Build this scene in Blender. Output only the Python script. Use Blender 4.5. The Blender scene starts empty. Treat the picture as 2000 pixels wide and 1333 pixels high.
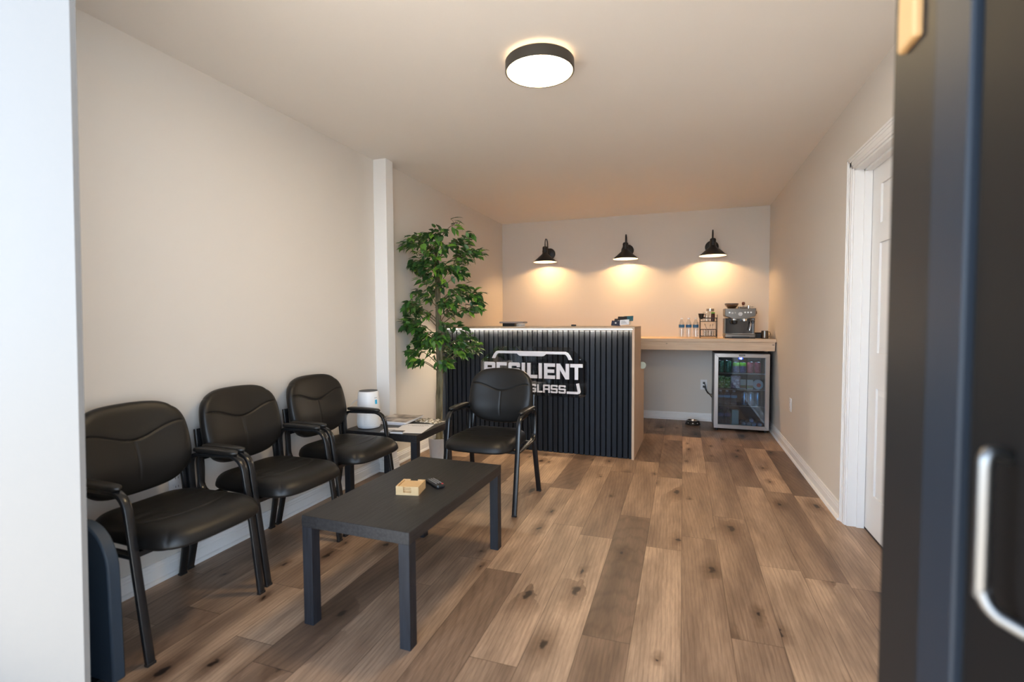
import bpy, math, random
from mathutils import Vector, Matrix
PI = math.pi
sc = bpy.context.scene
col = sc.collection

# ------------------------------------------------------------------ camera
cam_d = bpy.data.cameras.new('camera'); cam = bpy.data.objects.new('camera', cam_d); col.objects.link(cam)
YAW, PITCH, ROLL = -0.3306, -0.0437, -0.0056
fw = Vector((math.sin(YAW)*math.cos(PITCH), math.cos(YAW)*math.cos(PITCH), math.sin(PITCH)))
r0 = Vector((math.cos(YAW), -math.sin(YAW), 0)); u0 = r0.cross(fw)
cr, sr = math.cos(ROLL), math.sin(ROLL)
rt = cr*r0 + sr*u0; up = -sr*r0 + cr*u0
m = Matrix((rt, up, -fw)).transposed().to_4x4(); m.translation = Vector((0, 0, 1.1983))
cam.matrix_world = m
cam_d.sensor_width = 36; cam_d.lens = 974.1/2000*36; cam_d.clip_start = 0.02
cam_d.dof.use_dof = True; cam_d.dof.focus_distance = 3.8; cam_d.dof.aperture_fstop = 2.1
sc.camera = cam

# ------------------------------------------------------------------ world, exposure
sc.view_settings.view_transform = 'Standard'; sc.view_settings.look = 'None'
sc.view_settings.exposure = 0.3; sc.view_settings.gamma = 1.0
w = bpy.data.worlds.new('world'); sc.world = w; w.use_nodes = True
nt = w.node_tree; bg = nt.nodes['Background']
tc = nt.nodes.new('ShaderNodeTexCoord'); sx = nt.nodes.new('ShaderNodeSeparateXYZ'); rp = nt.nodes.new('ShaderNodeValToRGB')
nt.links.new(tc.outputs['Generated'], sx.inputs[0]); nt.links.new(sx.outputs['Z'], rp.inputs[0])
rp.color_ramp.elements[0].color = (0.66, 0.83, 1.0, 1); rp.color_ramp.elements[1].color = (0.07, 0.085, 0.11, 1)
_e = rp.color_ramp.elements.new(0.22); _e.color = (0.48, 0.61, 0.78, 1)
_e = rp.color_ramp.elements.new(0.50); _e.color = (0.12, 0.145, 0.19, 1)
nt.links.new(rp.outputs[0], bg.inputs[0])
bg.inputs[1].default_value = 8.2
sun_d = bpy.data.lights.new('sun', 'SUN'); sun_d.energy = 26; sun_d.angle = math.radians(0.6); sun_d.color = (1.0, 0.89, 0.72)
sun = bpy.data.objects.new('sun', sun_d); col.objects.link(sun); sun.rotation_euler = Vector((-0.57, -0.06, -0.82)).to_track_quat('-Z', 'Y').to_euler()   # along the front of the building, onto the forecourt only
# room lamps' light, in one place: watts and colours
DISC_EMIT, DISC_COL = 64.0, (1.0, 0.75, 0.41)
SCONCE_W, SCONCE_COL = 108.0, (1.0, 0.59, 0.26)
LED_EMIT, LED_COL = 260.0, (1.0, 0.80, 0.55)

XL1, XP, XL2, XR = -2.285, -2.173, -2.251, 0.899
YB, H = 6.19, 2.44
YF = 0.86     # outside face of the front wall

# ------------------------------------------------------------------ materials
MATS = {}
def mat(name, color, rough=0.6, metal=0.0, **kw):
    if name in MATS: return MATS[name]
    ma = bpy.data.materials.new(name); ma.use_nodes = True
    b = ma.node_tree.nodes['Principled BSDF']
    b.inputs['Base Color'].default_value = (*color, 1); b.inputs['Roughness'].default_value = rough
    b.inputs['Metallic'].default_value = metal
    for k, v in kw.items():
        b.inputs[{'trans':'Transmission Weight','ior':'IOR','spec':'Specular IOR Level','coat':'Coat Weight','alpha':'Alpha'}[k]].default_value = v
    MATS[name] = ma
    return ma
def N(ma, t, **kw):
    n = ma.node_tree.nodes.new('ShaderNode'+t)
    for k, v in kw.items():
        if hasattr(n, k): setattr(n, k, v)
        else: n.inputs[k].default_value = v
    return n
def LK(ma, a, b): ma.node_tree.links.new(a, b)
def BS(ma): return ma.node_tree.nodes['Principled BSDF']
def noise_bump(ma, scale, strength, dist=0.002, detail=4, vec=None, stretch=None):
    t = N(ma, 'TexCoord'); mp = N(ma, 'Mapping')
    if stretch: mp.inputs['Scale'].default_value = stretch
    LK(ma, t.outputs['Object'], mp.inputs[0])
    n = N(ma, 'TexNoise'); n.inputs['Scale'].default_value = scale; n.inputs['Detail'].default_value = detail
    LK(ma, mp.outputs[0], n.inputs['Vector'])
    b = N(ma, 'Bump'); b.inputs['Strength'].default_value = strength; b.inputs['Distance'].default_value = dist
    LK(ma, n.outputs[0], b.inputs['Height']); LK(ma, b.outputs[0], BS(ma).inputs['Normal'])
    return n
def emis(name, color, strength):
    if name in MATS: return MATS[name]
    ma = bpy.data.materials.new(name); ma.use_nodes = True; b = BS(ma)
    b.inputs['Base Color'].default_value = (*color, 1)
    b.inputs['Emission Color'].default_value = (*color, 1); b.inputs['Emission Strength'].default_value = strength
    MATS[name] = ma; return ma
def wood(name, c1, c2, grain=(1, 30, 30), knots=False, rough=0.55, scale=3.0, bump=0.1):
    if name in MATS: return MATS[name]
    ma = mat(name, c1, rough)
    t = N(ma, 'TexCoord'); mp = N(ma, 'Mapping'); mp.inputs['Scale'].default_value = grain
    LK(ma, t.outputs['Object'], mp.inputs[0])
    n = N(ma, 'TexNoise'); n.inputs['Scale'].default_value = scale; n.inputs['Detail'].default_value = 6; n.inputs['Distortion'].default_value = 0.6
    LK(ma, mp.outputs[0], n.inputs['Vector'])
    r = N(ma, 'ValToRGB'); e = r.color_ramp.elements
    e[0].position = 0.35; e[0].color = (*c2, 1); e[1].position = 0.65; e[1].color = (*c1, 1)
    LK(ma, n.outputs[0], r.inputs[0]); out = r.outputs[0]
    if knots:
        v = N(ma, 'TexVoronoi'); v.inputs['Scale'].default_value = 7.5
        m2 = N(ma, 'Mapping'); m2.inputs['Scale'].default_value = (0.8, 1.0, 1.4); LK(ma, t.outputs['Object'], m2.inputs[0]); LK(ma, m2.outputs[0], v.inputs['Vector'])
        r2 = N(ma, 'ValToRGB'); r2.color_ramp.elements[0].position = 0.03; r2.color_ramp.elements[0].color = (0.10, 0.04, 0.015, 1)
        r2.color_ramp.elements[1].position = 0.10; r2.color_ramp.elements[1].color = (1, 1, 1, 1)
        LK(ma, v.outputs['Distance'], r2.inputs[0])
        mx = N(ma, 'Mix', data_type='RGBA', blend_type='MULTIPLY'); mx.inputs[0].default_value = 0.75
        LK(ma, out, mx.inputs[6]); LK(ma, r2.outputs[0], mx.inputs[7]); out = mx.outputs[2]
    LK(ma, out, BS(ma).inputs['Base Color'])
    b = N(ma, 'Bump'); b.inputs['Strength'].default_value = bump; b.inputs['Distance'].default_value = 0.002
    LK(ma, n.outputs[0], b.inputs['Height']); LK(ma, b.outputs[0], BS(ma).inputs['Normal'])
    return ma
def clear(name, tint=(1, 1, 1), refl=0.06, rough=0.02, edge=0.5, refl_col=(1,1,1)):
    """thin clear plastic or glass: see-through with a fresnel sheen"""
    if name in MATS: return MATS[name]
    ma = bpy.data.materials.new(name); ma.use_nodes = True; ntr = ma.node_tree; ntr.nodes.remove(ntr.nodes['Principled BSDF'])
    tr = N(ma, 'BsdfTransparent'); tr.inputs[0].default_value = (*tint, 1)
    gl = N(ma, 'BsdfGlossy'); gl.inputs['Roughness'].default_value = rough; gl.inputs[0].default_value = (*refl_col, 1)
    lw = N(ma, 'LayerWeight'); lw.inputs[0].default_value = 0.35
    mr = N(ma, 'MapRange'); mr.inputs[3].default_value = refl; mr.inputs[4].default_value = edge
    ms = N(ma, 'MixShader'); LK(ma, lw.outputs['Facing'], mr.inputs[0]); LK(ma, mr.outputs[0], ms.inputs[0])
    LK(ma, tr.outputs[0], ms.inputs[1]); LK(ma, gl.outputs[0], ms.inputs[2])
    LK(ma, ms.outputs[0], ntr.nodes['Material Output'].inputs[0]); MATS[name] = ma; return ma

M_wall = mat('wall_paint', (0.70, 0.652, 0.595), 0.75); noise_bump(M_wall, 220, 0.12, 0.001)
M_ceil = mat('ceiling_paint', (0.88, 0.84, 0.80), 0.85); noise_bump(M_ceil, 160, 0.15, 0.001)
M_trim = mat('trim_paint', (0.84, 0.83, 0.82), 0.4)
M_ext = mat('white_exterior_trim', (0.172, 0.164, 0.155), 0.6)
M_door = mat('white_door_paint', (0.80, 0.79, 0.78), 0.38); noise_bump(M_door, 60, 0.1, 0.001, stretch=(1, 1, 0.08))
M_blackdoor = mat('black_door_paint', (0.009, 0.009, 0.010), 0.5, spec=0.3)
M_blackglass = mat('black_glass', (0.004, 0.004, 0.0045), 0.55, spec=0.2)
M_leather = mat('black_leather', (0.0075, 0.0066, 0.0060), 0.44, spec=0.42); noise_bump(M_leather, 260, 0.25, 0.0008, 3)
M_metal = mat('black_enamel_tube', (0.012, 0.012, 0.013), 0.27)
M_armpad = mat('black_arm_plastic', (0.014, 0.013, 0.012), 0.38)
M_table = wood('black_brown_woodgrain', (0.024, 0.023, 0.024), (0.009, 0.009, 0.011), (60, 4, 60), rough=0.45, scale=1.6, bump=0.5)
M_tableleg = wood('black_brown_leg_grain', (0.013, 0.015, 0.021), (0.006, 0.007, 0.011), (60, 60, 4), rough=0.55, scale=1.6, bump=0.5)
M_pine = wood('knotty_pine', (0.76, 0.59, 0.42), (0.68, 0.50, 0.34), (1.5, 25, 25), knots=True, rough=0.6)
M_ply = wood('birch_plywood', (0.64, 0.47, 0.33), (0.55, 0.385, 0.26), (30, 30, 2), rough=0.55)
M_plytop = wood('birch_plywood_edge', (0.60, 0.47, 0.34), (0.46, 0.34, 0.24), (1.5, 30, 90), rough=0.55)
M_bamboo = wood('bamboo', (0.72, 0.49, 0.25), (0.62, 0.40, 0.19), (6, 60, 6), rough=0.45)
M_steel = mat('brushed_steel', (0.47, 0.44, 0.42), 0.28, 1.0); noise_bump(M_steel, 30, 0.05, 0.0005, stretch=(1, 1, 40))
M_msteel = mat('machine_steel', (0.21, 0.185, 0.16), 0.3, 1.0)
M_chrome = mat('chrome', (0.85, 0.85, 0.86), 0.1, 1.0)
M_matteblack = mat('matte_black_metal', (0.012, 0.011, 0.011), 0.45)
M_blackpl = mat('black_plastic', (0.012, 0.012, 0.013), 0.35)
M_whitepl = mat('white_plastic', (0.82, 0.83, 0.85), 0.35)
M_innershade = mat('white_enamel', (0.85, 0.82, 0.76), 0.4)
M_paper = mat('white_paper', (0.80, 0.79, 0.80), 0.7)
M_ink = mat('dark_ink', (0.05, 0.05, 0.06), 0.7)
M_letters = mat('white_acrylic_letters', (0.88, 0.87, 0.92), 0.35)
M_acryl = clear('clear_acrylic', (0.90, 0.91, 0.92), 0.09, 0.02, 0.5)
M_glassy = clear('clear_glass', (0.96, 0.97, 0.97), 0.06, 0.03, 0.8)
M_pet = clear('clear_bottle_plastic', (0.93, 0.95, 0.97), 0.10, 0.08, 0.9)

def floor_material():
    ma = mat('vinyl_planks', (0.3, 0.2, 0.13), 0.42); nt_ = ma.node_tree
    t = N(ma, 'TexCoord'); s = N(ma, 'SeparateXYZ'); LK(ma, t.outputs['Object'], s.inputs[0])
    def MT(op, a, b=None, c=None):
        n = N(ma, 'Math', operation=op)
        for i, v in enumerate((a, b, c)):
            if v is None: continue
            if isinstance(v, (int, float)): n.inputs[i].default_value = v
            else: LK(ma, v, n.inputs[i])
        return n.outputs[0]
    PW, PL = 0.178, 1.22
    cx = MT('DIVIDE', MT('SUBTRACT', s.outputs['X'], 0.003), PW); ci = MT('FLOOR', cx); fx = MT('SUBTRACT', cx, ci)
    wn = N(ma, 'TexWhiteNoise', noise_dimensions='1D'); LK(ma, MT('ADD', MT('MULTIPLY', ci, 1.37), 5.2), wn.inputs['W'])
    ry = MT('ADD', MT('DIVIDE', s.outputs['Y'], PL), wn.outputs[0]); ri = MT('FLOOR', ry); fy = MT('SUBTRACT', ry, ri)
    cb = N(ma, 'CombineXYZ'); LK(ma, ci, cb.inputs[0]); LK(ma, ri, cb.inputs[1])
    w2 = N(ma, 'TexWhiteNoise', noise_dimensions='2D'); LK(ma, cb.outputs[0], w2.inputs['Vector'])
    idv, idc = w2.outputs[0], w2.outputs[1]
    # grain coordinates, shifted per plank
    sh = N(ma, 'VectorMath', operation='MULTIPLY_ADD'); LK(ma, idc, sh.inputs[0]); sh.inputs[1].default_value = (7, 13, 3); LK(ma, t.outputs['Object'], sh.inputs[2])
    def mapped(scale):
        mp = N(ma, 'Mapping'); mp.inputs['Scale'].default_value = scale; LK(ma, sh.outputs[0], mp.inputs[0]); return mp.outputs[0]
    def ramp(fac, stops):
        r = N(ma, 'ValToRGB'); e = r.color_ramp.elements
        e[0].position, e[0].color = stops[0][0], (*stops[0][1], 1); e[1].position, e[1].color = stops[-1][0], (*stops[-1][1], 1)
        for p, c in stops[1:-1]:
            q = e.new(p); q.color = (*c, 1)
        LK(ma, fac, r.inputs[0]); return r.outputs[0]
    def mix(a, b, fac, mode='MULTIPLY'):
        mx = N(ma, 'Mix', data_type='RGBA', blend_type=mode)
        if isinstance(fac, (int, float)): mx.inputs[0].default_value = fac
        else: LK(ma, fac, mx.inputs[0])
        LK(ma, a, mx.inputs[6])
        if isinstance(b, tuple): mx.inputs[7].default_value = (*b, 1)
        else: LK(ma, b, mx.inputs[7])
        return mx.outputs[2]
    base = ramp(idv, [(0.0, (0.19, 0.124, 0.084)), (0.3, (0.29, 0.194, 0.132)), (0.65, (0.41, 0.284, 0.195)), (1.0, (0.54, 0.39, 0.272))])
    # broad cloudy variation along the plank
    n1 = N(ma, 'TexNoise'); n1.inputs['Scale'].default_value = 1.0; n1.inputs['Detail'].default_value = 3; LK(ma, mapped((9, 1.6, 1)), n1.inputs['Vector'])
    c = mix(base, ramp(n1.outputs[0], [(0.32, (0.60, 0.56, 0.54)), (0.68, (1.22, 1.2, 1.17))]), 1.0)
    # cathedral rings
    wv = N(ma, 'TexWave', wave_type='RINGS', rings_direction='SPHERICAL'); wv.inputs['Scale'].default_value = 2.6; wv.inputs['Distortion'].default_value = 5.0
    wv.inputs['Detail'].default_value = 3; wv.inputs['Detail Scale'].default_value = 1.2
    LK(ma, mapped((7.0, 0.9, 1)), wv.inputs['Vector'])
    c = mix(c, ramp(wv.outputs[0], [(0.0, (0.74, 0.70, 0.68)), (0.35, (1.0, 1.0, 1.0)), (1.0, (1.04, 1.04, 1.04))]), 0.55)
    # fine grain
    n2 = N(ma, 'TexNoise'); n2.inputs['Scale'].default_value = 1.0; n2.inputs['Detail'].default_value = 8; n2.inputs['Roughness'].default_value = 0.7; LK(ma, mapped((170, 9, 1)), n2.inputs['Vector'])
    c = mix(c, ramp(n2.outputs[0], [(0.34, (0.64, 0.61, 0.59)), (0.64, (1.12, 1.12, 1.12))]), 0.75)
    # knots and their smoky halo
    v = N(ma, 'TexVoronoi', voronoi_dimensions='2D'); v.inputs['Scale'].default_value = 1.0; v.inputs['Randomness'].default_value = 1.0
    nd = N(ma, 'TexNoise'); nd.inputs['Scale'].default_value = 22; LK(ma, sh.outputs[0], nd.inputs['Vector'])
    ad = N(ma, 'VectorMath', operation='MULTIPLY_ADD'); LK(ma, nd.outputs[1], ad.inputs[0]); ad.inputs[1].default_value = (0.22, 0.26, 0); LK(ma, mapped((6.8, 2.9, 1)), ad.inputs[2])
    LK(ma, ad.outputs[0], v.inputs['Vector'])
    sz = N(ma, 'SeparateColor'); LK(ma, v.outputs['Color'], sz.inputs[0])
    big = MT('GREATER_THAN', sz.outputs[0], 0.66)
    kd = MT('DIVIDE', v.outputs['Distance'], MT('ADD', MT('MULTIPLY', MT('POWER', sz.outputs[1], 2.0), 1.5), 0.45))
    halo = ramp(kd, [(0.0, (0.26, 0.21, 0.19)), (0.12, (0.50, 0.44, 0.40)), (0.36, (1, 1, 1))])
    c = mix(c, halo, MT('MULTIPLY', big, 0.85))
    core = ramp(kd, [(0.045, (0.14, 0.11, 0.10)), (0.075, (1, 1, 1))])
    c = mix(c, core, big)
    # seams
    ex = MT('MINIMUM', fx, MT('SUBTRACT', 1.0, fx)); ey = MT('MULTIPLY', MT('MINIMUM', fy, MT('SUBTRACT', 1.0, fy)), PL/PW)
    ed = MT('MINIMUM', ex, ey); seam = MT('LESS_THAN', ed, 0.0075)
    c = mix(c, (0.38, 0.34, 0.32), MT('MULTIPLY', seam, 0.9))
    LK(ma, c, BS(ma).inputs['Base Color'])
    hh = MT('SUBTRACT', MT('MULTIPLY', n2.outputs[0], 0.35), seam)
    b = N(ma, 'Bump'); b.inputs['Strength'].default_value = 0.25; b.inputs['Distance'].default_value = 0.0015
    LK(ma, hh, b.inputs['Height']); LK(ma, b.outputs[0], BS(ma).inputs['Normal'])
    rr = N(ma, 'MapRange'); rr.inputs[3].default_value = 0.36; rr.inputs[4].default_value = 0.55; LK(ma, n2.outputs[0], rr.inputs[0]); LK(ma, rr.outputs[0], BS(ma).inputs['Roughness'])
    return ma

# ------------------------------------------------------------------ mesh builder
class MB:
    def __init__(s): s.v, s.f, s.mi = [], [], []; s.cur = 0
    def add(s, vs, fs, T=None):
        o = len(s.v)
        for p in vs:
            p = Vector(p); s.v.append(T @ p if T else p)
        for q in fs: s.f.append([o+i for i in q]); s.mi.append(s.cur)
        return s
    def box(s, x0, x1, y0, y1, z0, z1, T=None):
        return s.add([(x0,y0,z0),(x1,y0,z0),(x1,y1,z0),(x0,y1,z0),(x0,y0,z1),(x1,y0,z1),(x1,y1,z1),(x0,y1,z1)],
                     [(3,2,1,0),(4,5,6,7),(0,1,5,4),(1,2,6,5),(2,3,7,6),(3,0,4,7)], T)
    def rbox(s, x0, x1, y0, y1, z0, z1, r=0.003, T=None):
        """box with chamfered vertical and top/bottom edges"""
        def ring(d, z): 
            return [(x0+d+0,y0+r+0,z),(x0+r,y0+d,z),(x1-r,y0+d,z),(x1-d,y0+r,z),(x1-d,y1-r,z),(x1-r,y1-d,z),(x0+r,y1-d,z),(x0+d,y1-r,z)]
        def inset(z):
            return [(x0+r,y0+r,z)]*1
        vs = []
        for d, z in ((r*0.9, z0), (0, z0+r), (0, z1-r), (r*0.9, z1)): vs += ring(d, z)
        fs = [tuple(reversed(range(8))), tuple(24+i for i in range(8))]
        for k in range(3):
            for i in range(8):
                j = (i+1) % 8; fs.append((k*8+i, k*8+j, k*8+8+j, k*8+8+i))
        return s.add(vs, fs, T)
    def lathe(s, prof, seg=32, T=None, cap0=True, cap1=True):
        vs, fs = [], []
        for r, z in prof:
            for i in range(seg):
                a = 2*PI*i/seg; vs.append((r*math.cos(a), r*math.sin(a), z))
        for k in range(len(prof)-1):
            for i in range(seg):
                j = (i+1) % seg; fs.append((k*seg+i, k*seg+j, (k+1)*seg+j, (k+1)*seg+i))
        if cap0: fs.append(tuple(reversed(range(seg))))
        if cap1: fs.append(tuple((len(prof)-1)*seg+i for i in range(seg)))
        return s.add(vs, fs, T)
    def cyl(s, p0, p1, r0, r1=None, seg=16):
        p0, p1 = Vector(p0), Vector(p1); d = p1-p0
        T = Matrix.Translation(p0) @ d.to_track_quat('Z', 'Y').to_matrix().to_4x4()
        return s.lathe([(r0, 0), (r1 if r1 is not None else r0, d.length)], seg, T)
    def tube(s, pts, r, seg=8, rect=None, side=None):
        """sweep; rect=(w,t) rounded rectangle whose width lies along `side`"""
        pts = [Vector(p) for p in pts]; n = len(pts); vs, fs = [], []
        if rect:
            w_, t_ = rect[0]/2, rect[1]/2; c = min(w_, t_)*0.32
            sec = [(-w_+c,-t_),(w_-c,-t_),(w_,-t_+c),(w_,t_-c),(w_-c,t_),(-w_+c,t_),(-w_,t_-c),(-w_,-t_+c)]; seg = 8
        last = Vector(side) if side else None
        for i, p in enumerate(pts):
            d = (pts[min(i+1, n-1)]-pts[max(i-1, 0)]).normalized()
            if last is None: last = d.orthogonal().normalized()
            a = (last - d*last.dot(d)).normalized(); b = d.cross(a)
            if not side: last = a
            rr = r[i] if isinstance(r, (list, tuple)) else r
            for k in range(seg):
                if rect: q = p + a*sec[k][0] + b*sec[k][1]
                else:
                    an = 2*PI*k/seg; q = p + a*math.cos(an)*rr + b*math.sin(an)*rr
                vs.append(q)
        for i in range(n-1):
            for k in range(seg):
                j = (k+1) % seg; fs.append((i*seg+k, i*seg+j, (i+1)*seg+j, (i+1)*seg+k))
        fs.append(tuple(reversed(range(seg)))); fs.append(tuple((n-1)*seg+k for k in range(seg)))
        return s.add(vs, fs)
    def prism(s, poly, y0, y1, T=None):
        """poly in (x,z), extruded along y"""
        n = len(poly); vs = [(x, y0, z) for x, z in poly]+[(x, y1, z) for x, z in poly]
        fs = [tuple(range(n)), tuple(reversed(range(n, 2*n)))]
        for i in range(n):
            j = (i+1) % n; fs.append((j, i, n+i, n+j))
        return s.add(vs, fs, T)
    def build(s, name, mats, parent=None, smooth=True, angle=35, bevel=None):
        me = bpy.data.meshes.new(name); me.from_pydata([tuple(v) for v in s.v], [], s.f)
        if not isinstance(mats, (list, tuple)): mats = [mats]
        for q in mats: me.materials.append(q)
        for p, i in zip(me.polygons, s.mi): p.material_index = i; p.use_smooth = smooth
        me.validate(); me.update()
        import bmesh
        bm = bmesh.new(); bm.from_mesh(me); bmesh.ops.recalc_face_normals(bm, faces=bm.faces); bm.to_mesh(me); bm.free()
        if smooth: me.set_sharp_from_angle(angle=math.radians(angle))
        o = bpy.data.objects.new(name, me); col.objects.link(o)
        if parent: o.parent = parent
        if bevel:
            md = o.modifiers.new('bevel', 'BEVEL'); md.width = bevel; md.segments = 2; md.limit_method = 'ANGLE'; md.angle_limit = math.radians(40)
        return o
def arc(p0, p1, p2, n=6):
    """quadratic bend p0..p1..p2"""
    p0, p1, p2 = Vector(p0), Vector(p1), Vector(p2)
    return [(1-t)**2*p0+2*t*(1-t)*p1+t*t*p2 for t in [i/n for i in range(n+1)]]
def tag(o, label, cat, group=None, kind=None):
    o['label'] = label; o['category'] = cat
    if group: o['group'] = group
    if kind: o['kind'] = kind
    return o
def thing(name, label, cat, loc=(0,0,0), rz=0.0, group=None):
    o = bpy.data.objects.new(name, None); o.empty_display_size = 0.1; col.objects.link(o)
    o.location = loc; o.rotation_euler = (0, 0, rz); return tag(o, label, cat, group)
def struct(o, label=None):
    o['kind'] = 'structure'
    if label: o['label'] = label
    return o
def dup(root, loc, rz, label, group=None):
    r = root.copy(); col.objects.link(r); r.location = loc; r.rotation_euler = (0, 0, rz); r['label'] = label
    if group: r['group'] = group
    for ch in list(root.children):
        c = ch.copy(); col.objects.link(c); c.parent = r
        for g in list(ch.children):
            d = g.copy(); col.objects.link(d); d.parent = c
    return r

# ================================================================== the room
struct(MB().box(-2.45, 1.2, YF, 6.4, -0.08, 0.0).build('floor', floor_material(), smooth=False), 'grey brown oak look plank floor')
M_conc = mat('concrete', (0.42, 0.41, 0.40), 0.9); noise_bump(M_conc, 40, 0.3, 0.004)
struct(MB().box(-15, 15, -20, YF, -0.14, -0.02).build('ground', M_conc, smooth=False), 'grey concrete outside the entrance')
struct(MB().box(-2.45, 1.15, YF, 6.4, H, H+0.1).build('ceiling', M_ceil, smooth=False))
struct(MB().box(XL1-0.15, XL1, YF, 3.40, 0, H).build('wall_left', M_wall, smooth=False))
struct(MB().box(XL1-0.15, XL2, 3.40, 6.4, 0, H).build('wall_left_rear', M_wall, smooth=False))
struct(MB().box(-2.45, 1.15, YB, 6.4, 0, H).build('wall_back', M_wall, smooth=False))
struct(MB().box(XL1-0.02, XP, 3.364, 3.462, 0, H).build('trim_1', M_trim, bevel=0.002), 'boxed white corner post on the left wall')
# right wall with a door opening y 2.47..3.30, z to 2.03
wr = MB(); wr.box(XR, XR+0.12, 3.30, 6.4, 0, H); wr.box(XR, XR+0.12, YF, 2.475, 0, H); wr.box(XR, XR+0.12, 2.475, 3.30, 2.03, H)
wr.box(XR+0.12, XR+0.16, 2.3, 3.5, 0, H)
struct(wr.build('wall_right', M_wall, smooth=False))
# front wall: slightly out of plumb left jamb, header, right part
wf = MB()
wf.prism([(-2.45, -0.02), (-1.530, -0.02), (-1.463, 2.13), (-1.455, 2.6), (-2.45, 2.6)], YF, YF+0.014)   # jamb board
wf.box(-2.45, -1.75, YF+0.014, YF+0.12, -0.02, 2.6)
wf.box(-1.463, 0.33, YF, YF+0.12, 2.39, 2.6); wf.box(-1.463, 0.33, YF+0.03, YF+0.08, 2.10, 2.15); wf.box(0.33, 1.15, YF, YF+0.12, -0.02, 2.6)  # unseen opening above the crossbar, added to throw daylight onto the ceiling
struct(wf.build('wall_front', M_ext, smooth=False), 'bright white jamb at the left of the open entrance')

def baseboard(name, x0, y0, x1, y1, nx, ny):
    """profile swept from p0 to p1, standing out along (nx,ny)"""
    prof = [(0, 0), (0.030, 0), (0.029, 0.008), (0.024, 0.015), (0.016, 0.018), (0.015, 0.060), (0.012, 0.064), (0.012, 0.073), (0.009, 0.077), (0.007, 0.089), (0, 0.090)]
    vs = [(x0+nx*d, y0+ny*d, z) for d, z in prof]+[(x1+nx*d, y1+ny*d, z) for d, z in prof]; n = len(prof)
    b = MB().add(vs, [tuple(range(n)), tuple(range(n, 2*n))]+[(i, (i+1) % n, n+(i+1) % n, n+i) for i in range(n)])
    return struct(b.build(name, M_trim, angle=20))
baseboard('baseboard_left', XL1, YF+0.12, XL1, 3.364, 1, 0)
baseboard('baseboard_post_front', XL1+0.03, 3.364, XP+0.03, 3.364, 0, -1)
baseboard('baseboard_post_side', XP, 3.334, XP, 3.47, 1, 0)
baseboard('baseboard_left_rear', XL2, 3.462, XL2, YB, 1, 0)
baseboard('baseboard_back', XL2+0.02, YB, XR-0.02, YB, 0, -1)
baseboard('baseboard_right', XR, 3.365, XR, YB, -1, 0)
baseboard('baseboard_right_front', XR, YF+0.12, XR, 2.41, -1, 0)

# door casing and six panel door on the right
def casing_piece(b, a0, a1, horizontal):
    pass
cs = MB()
steps = [(0.0, 0.012, 0.020), (0.012, 0.026, 0.015), (0.026, 0.052, 0.012), (0.052, 0.066, 0.009)]  # from outer edge: thickness steps
for a, b_, t in steps:
    cs.box(XR-t, XR, 3.366-b_, 3.366-a, 0, 2.096-a)
    cs.box(XR-t, XR, 2.409+a, 2.409+b_, 0, 2.096-a)
    cs.box(XR-t, XR, 2.409+a, 3.366-a, 2.096-b_, 2.096-a)
struct(cs.build('trim_2', M_trim, smooth=False), 'white casing round the panelled door')
jb = MB()
jb.box(XR, XR+0.12, 3.288, 3.302, 0, 2.03); jb.box(XR, XR+0.12, 2.473, 2.487, 0, 2.03); jb.box(XR, XR+0.12, 2.473, 3.302, 2.018, 2.032)
jb.box(XR+0.045, XR+0.082, 3.276, 3.290, 0, 2.02); jb.box(XR+0.045, XR+0.082, 2.485, 2.499, 0, 2.02); jb.box(XR+0.045, XR+0.082, 2.487, 3.288, 2.006, 2.018)
struct(jb.build('trim_3', M_trim, smooth=False), 'white door jamb and stop')
d1 = MB(); X0 = XR+0.084
d1.box(X0+0.010, X0+0.035, 2.492, 3.283, 0.012, 2.012)
ys = [(2.617, 2.822), (2.953, 3.158)]; zs = [(0.225, 0.815), (1.005, 1.595), (1.70, 1.905)]
# stiles and rails proud of the sunk panels
d1.box(X0, X0+0.012, 2.492, 2.617, 0.012, 2.012); d1.box(X0, X0+0.012, 2.822, 2.953, 0.012, 2.012); d1.box(X0, X0+0.012, 3.158, 3.283, 0.012, 2.012)
for z0, z1 in ((0.012, 0.225), (0.815, 1.005), (1.595, 1.70), (1.905, 2.012)):
    for y0, y1 in ys: d1.box(X0, X0+0.012, y0, y1, z0, z1)
for y0, y1 in ys:
    for z0, z1 in zs:   # raised field with sloping edge
        a, b_ = 0.012, 0.035
        vs = [(X0+0.0105, y0, z0), (X0+0.0105, y1, z0), (X0+0.0105, y1, z1), (X0+0.0105, y0, z1),
              (X0+0.003, y0+b_, z0+b_), (X0+0.003, y1-b_, z0+b_), (X0+0.003, y1-b_, z1-b_), (X0+0.003, y0+b_, z1-b_)]
        d1.add(vs, [(4,5,6,7), (0,1,5,4), (1,2,6,5), (2,3,7,6), (3,0,4,7)])
door1 = struct(d1.build('door_1', M_door, smooth=False), 'white six panel door in the right wall')
MB().box(X0-0.004, X0, 2.79, 2.965, 1.625, 1.685).build('door_plaque', mat('brown_plaque', (0.09, 0.06, 0.045), 0.5), door1)
MB().box(X0, X0+0.03, 2.49, 3.286, 0.0, 0.011).build('door_sweep', M_blackpl, door1)

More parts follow.
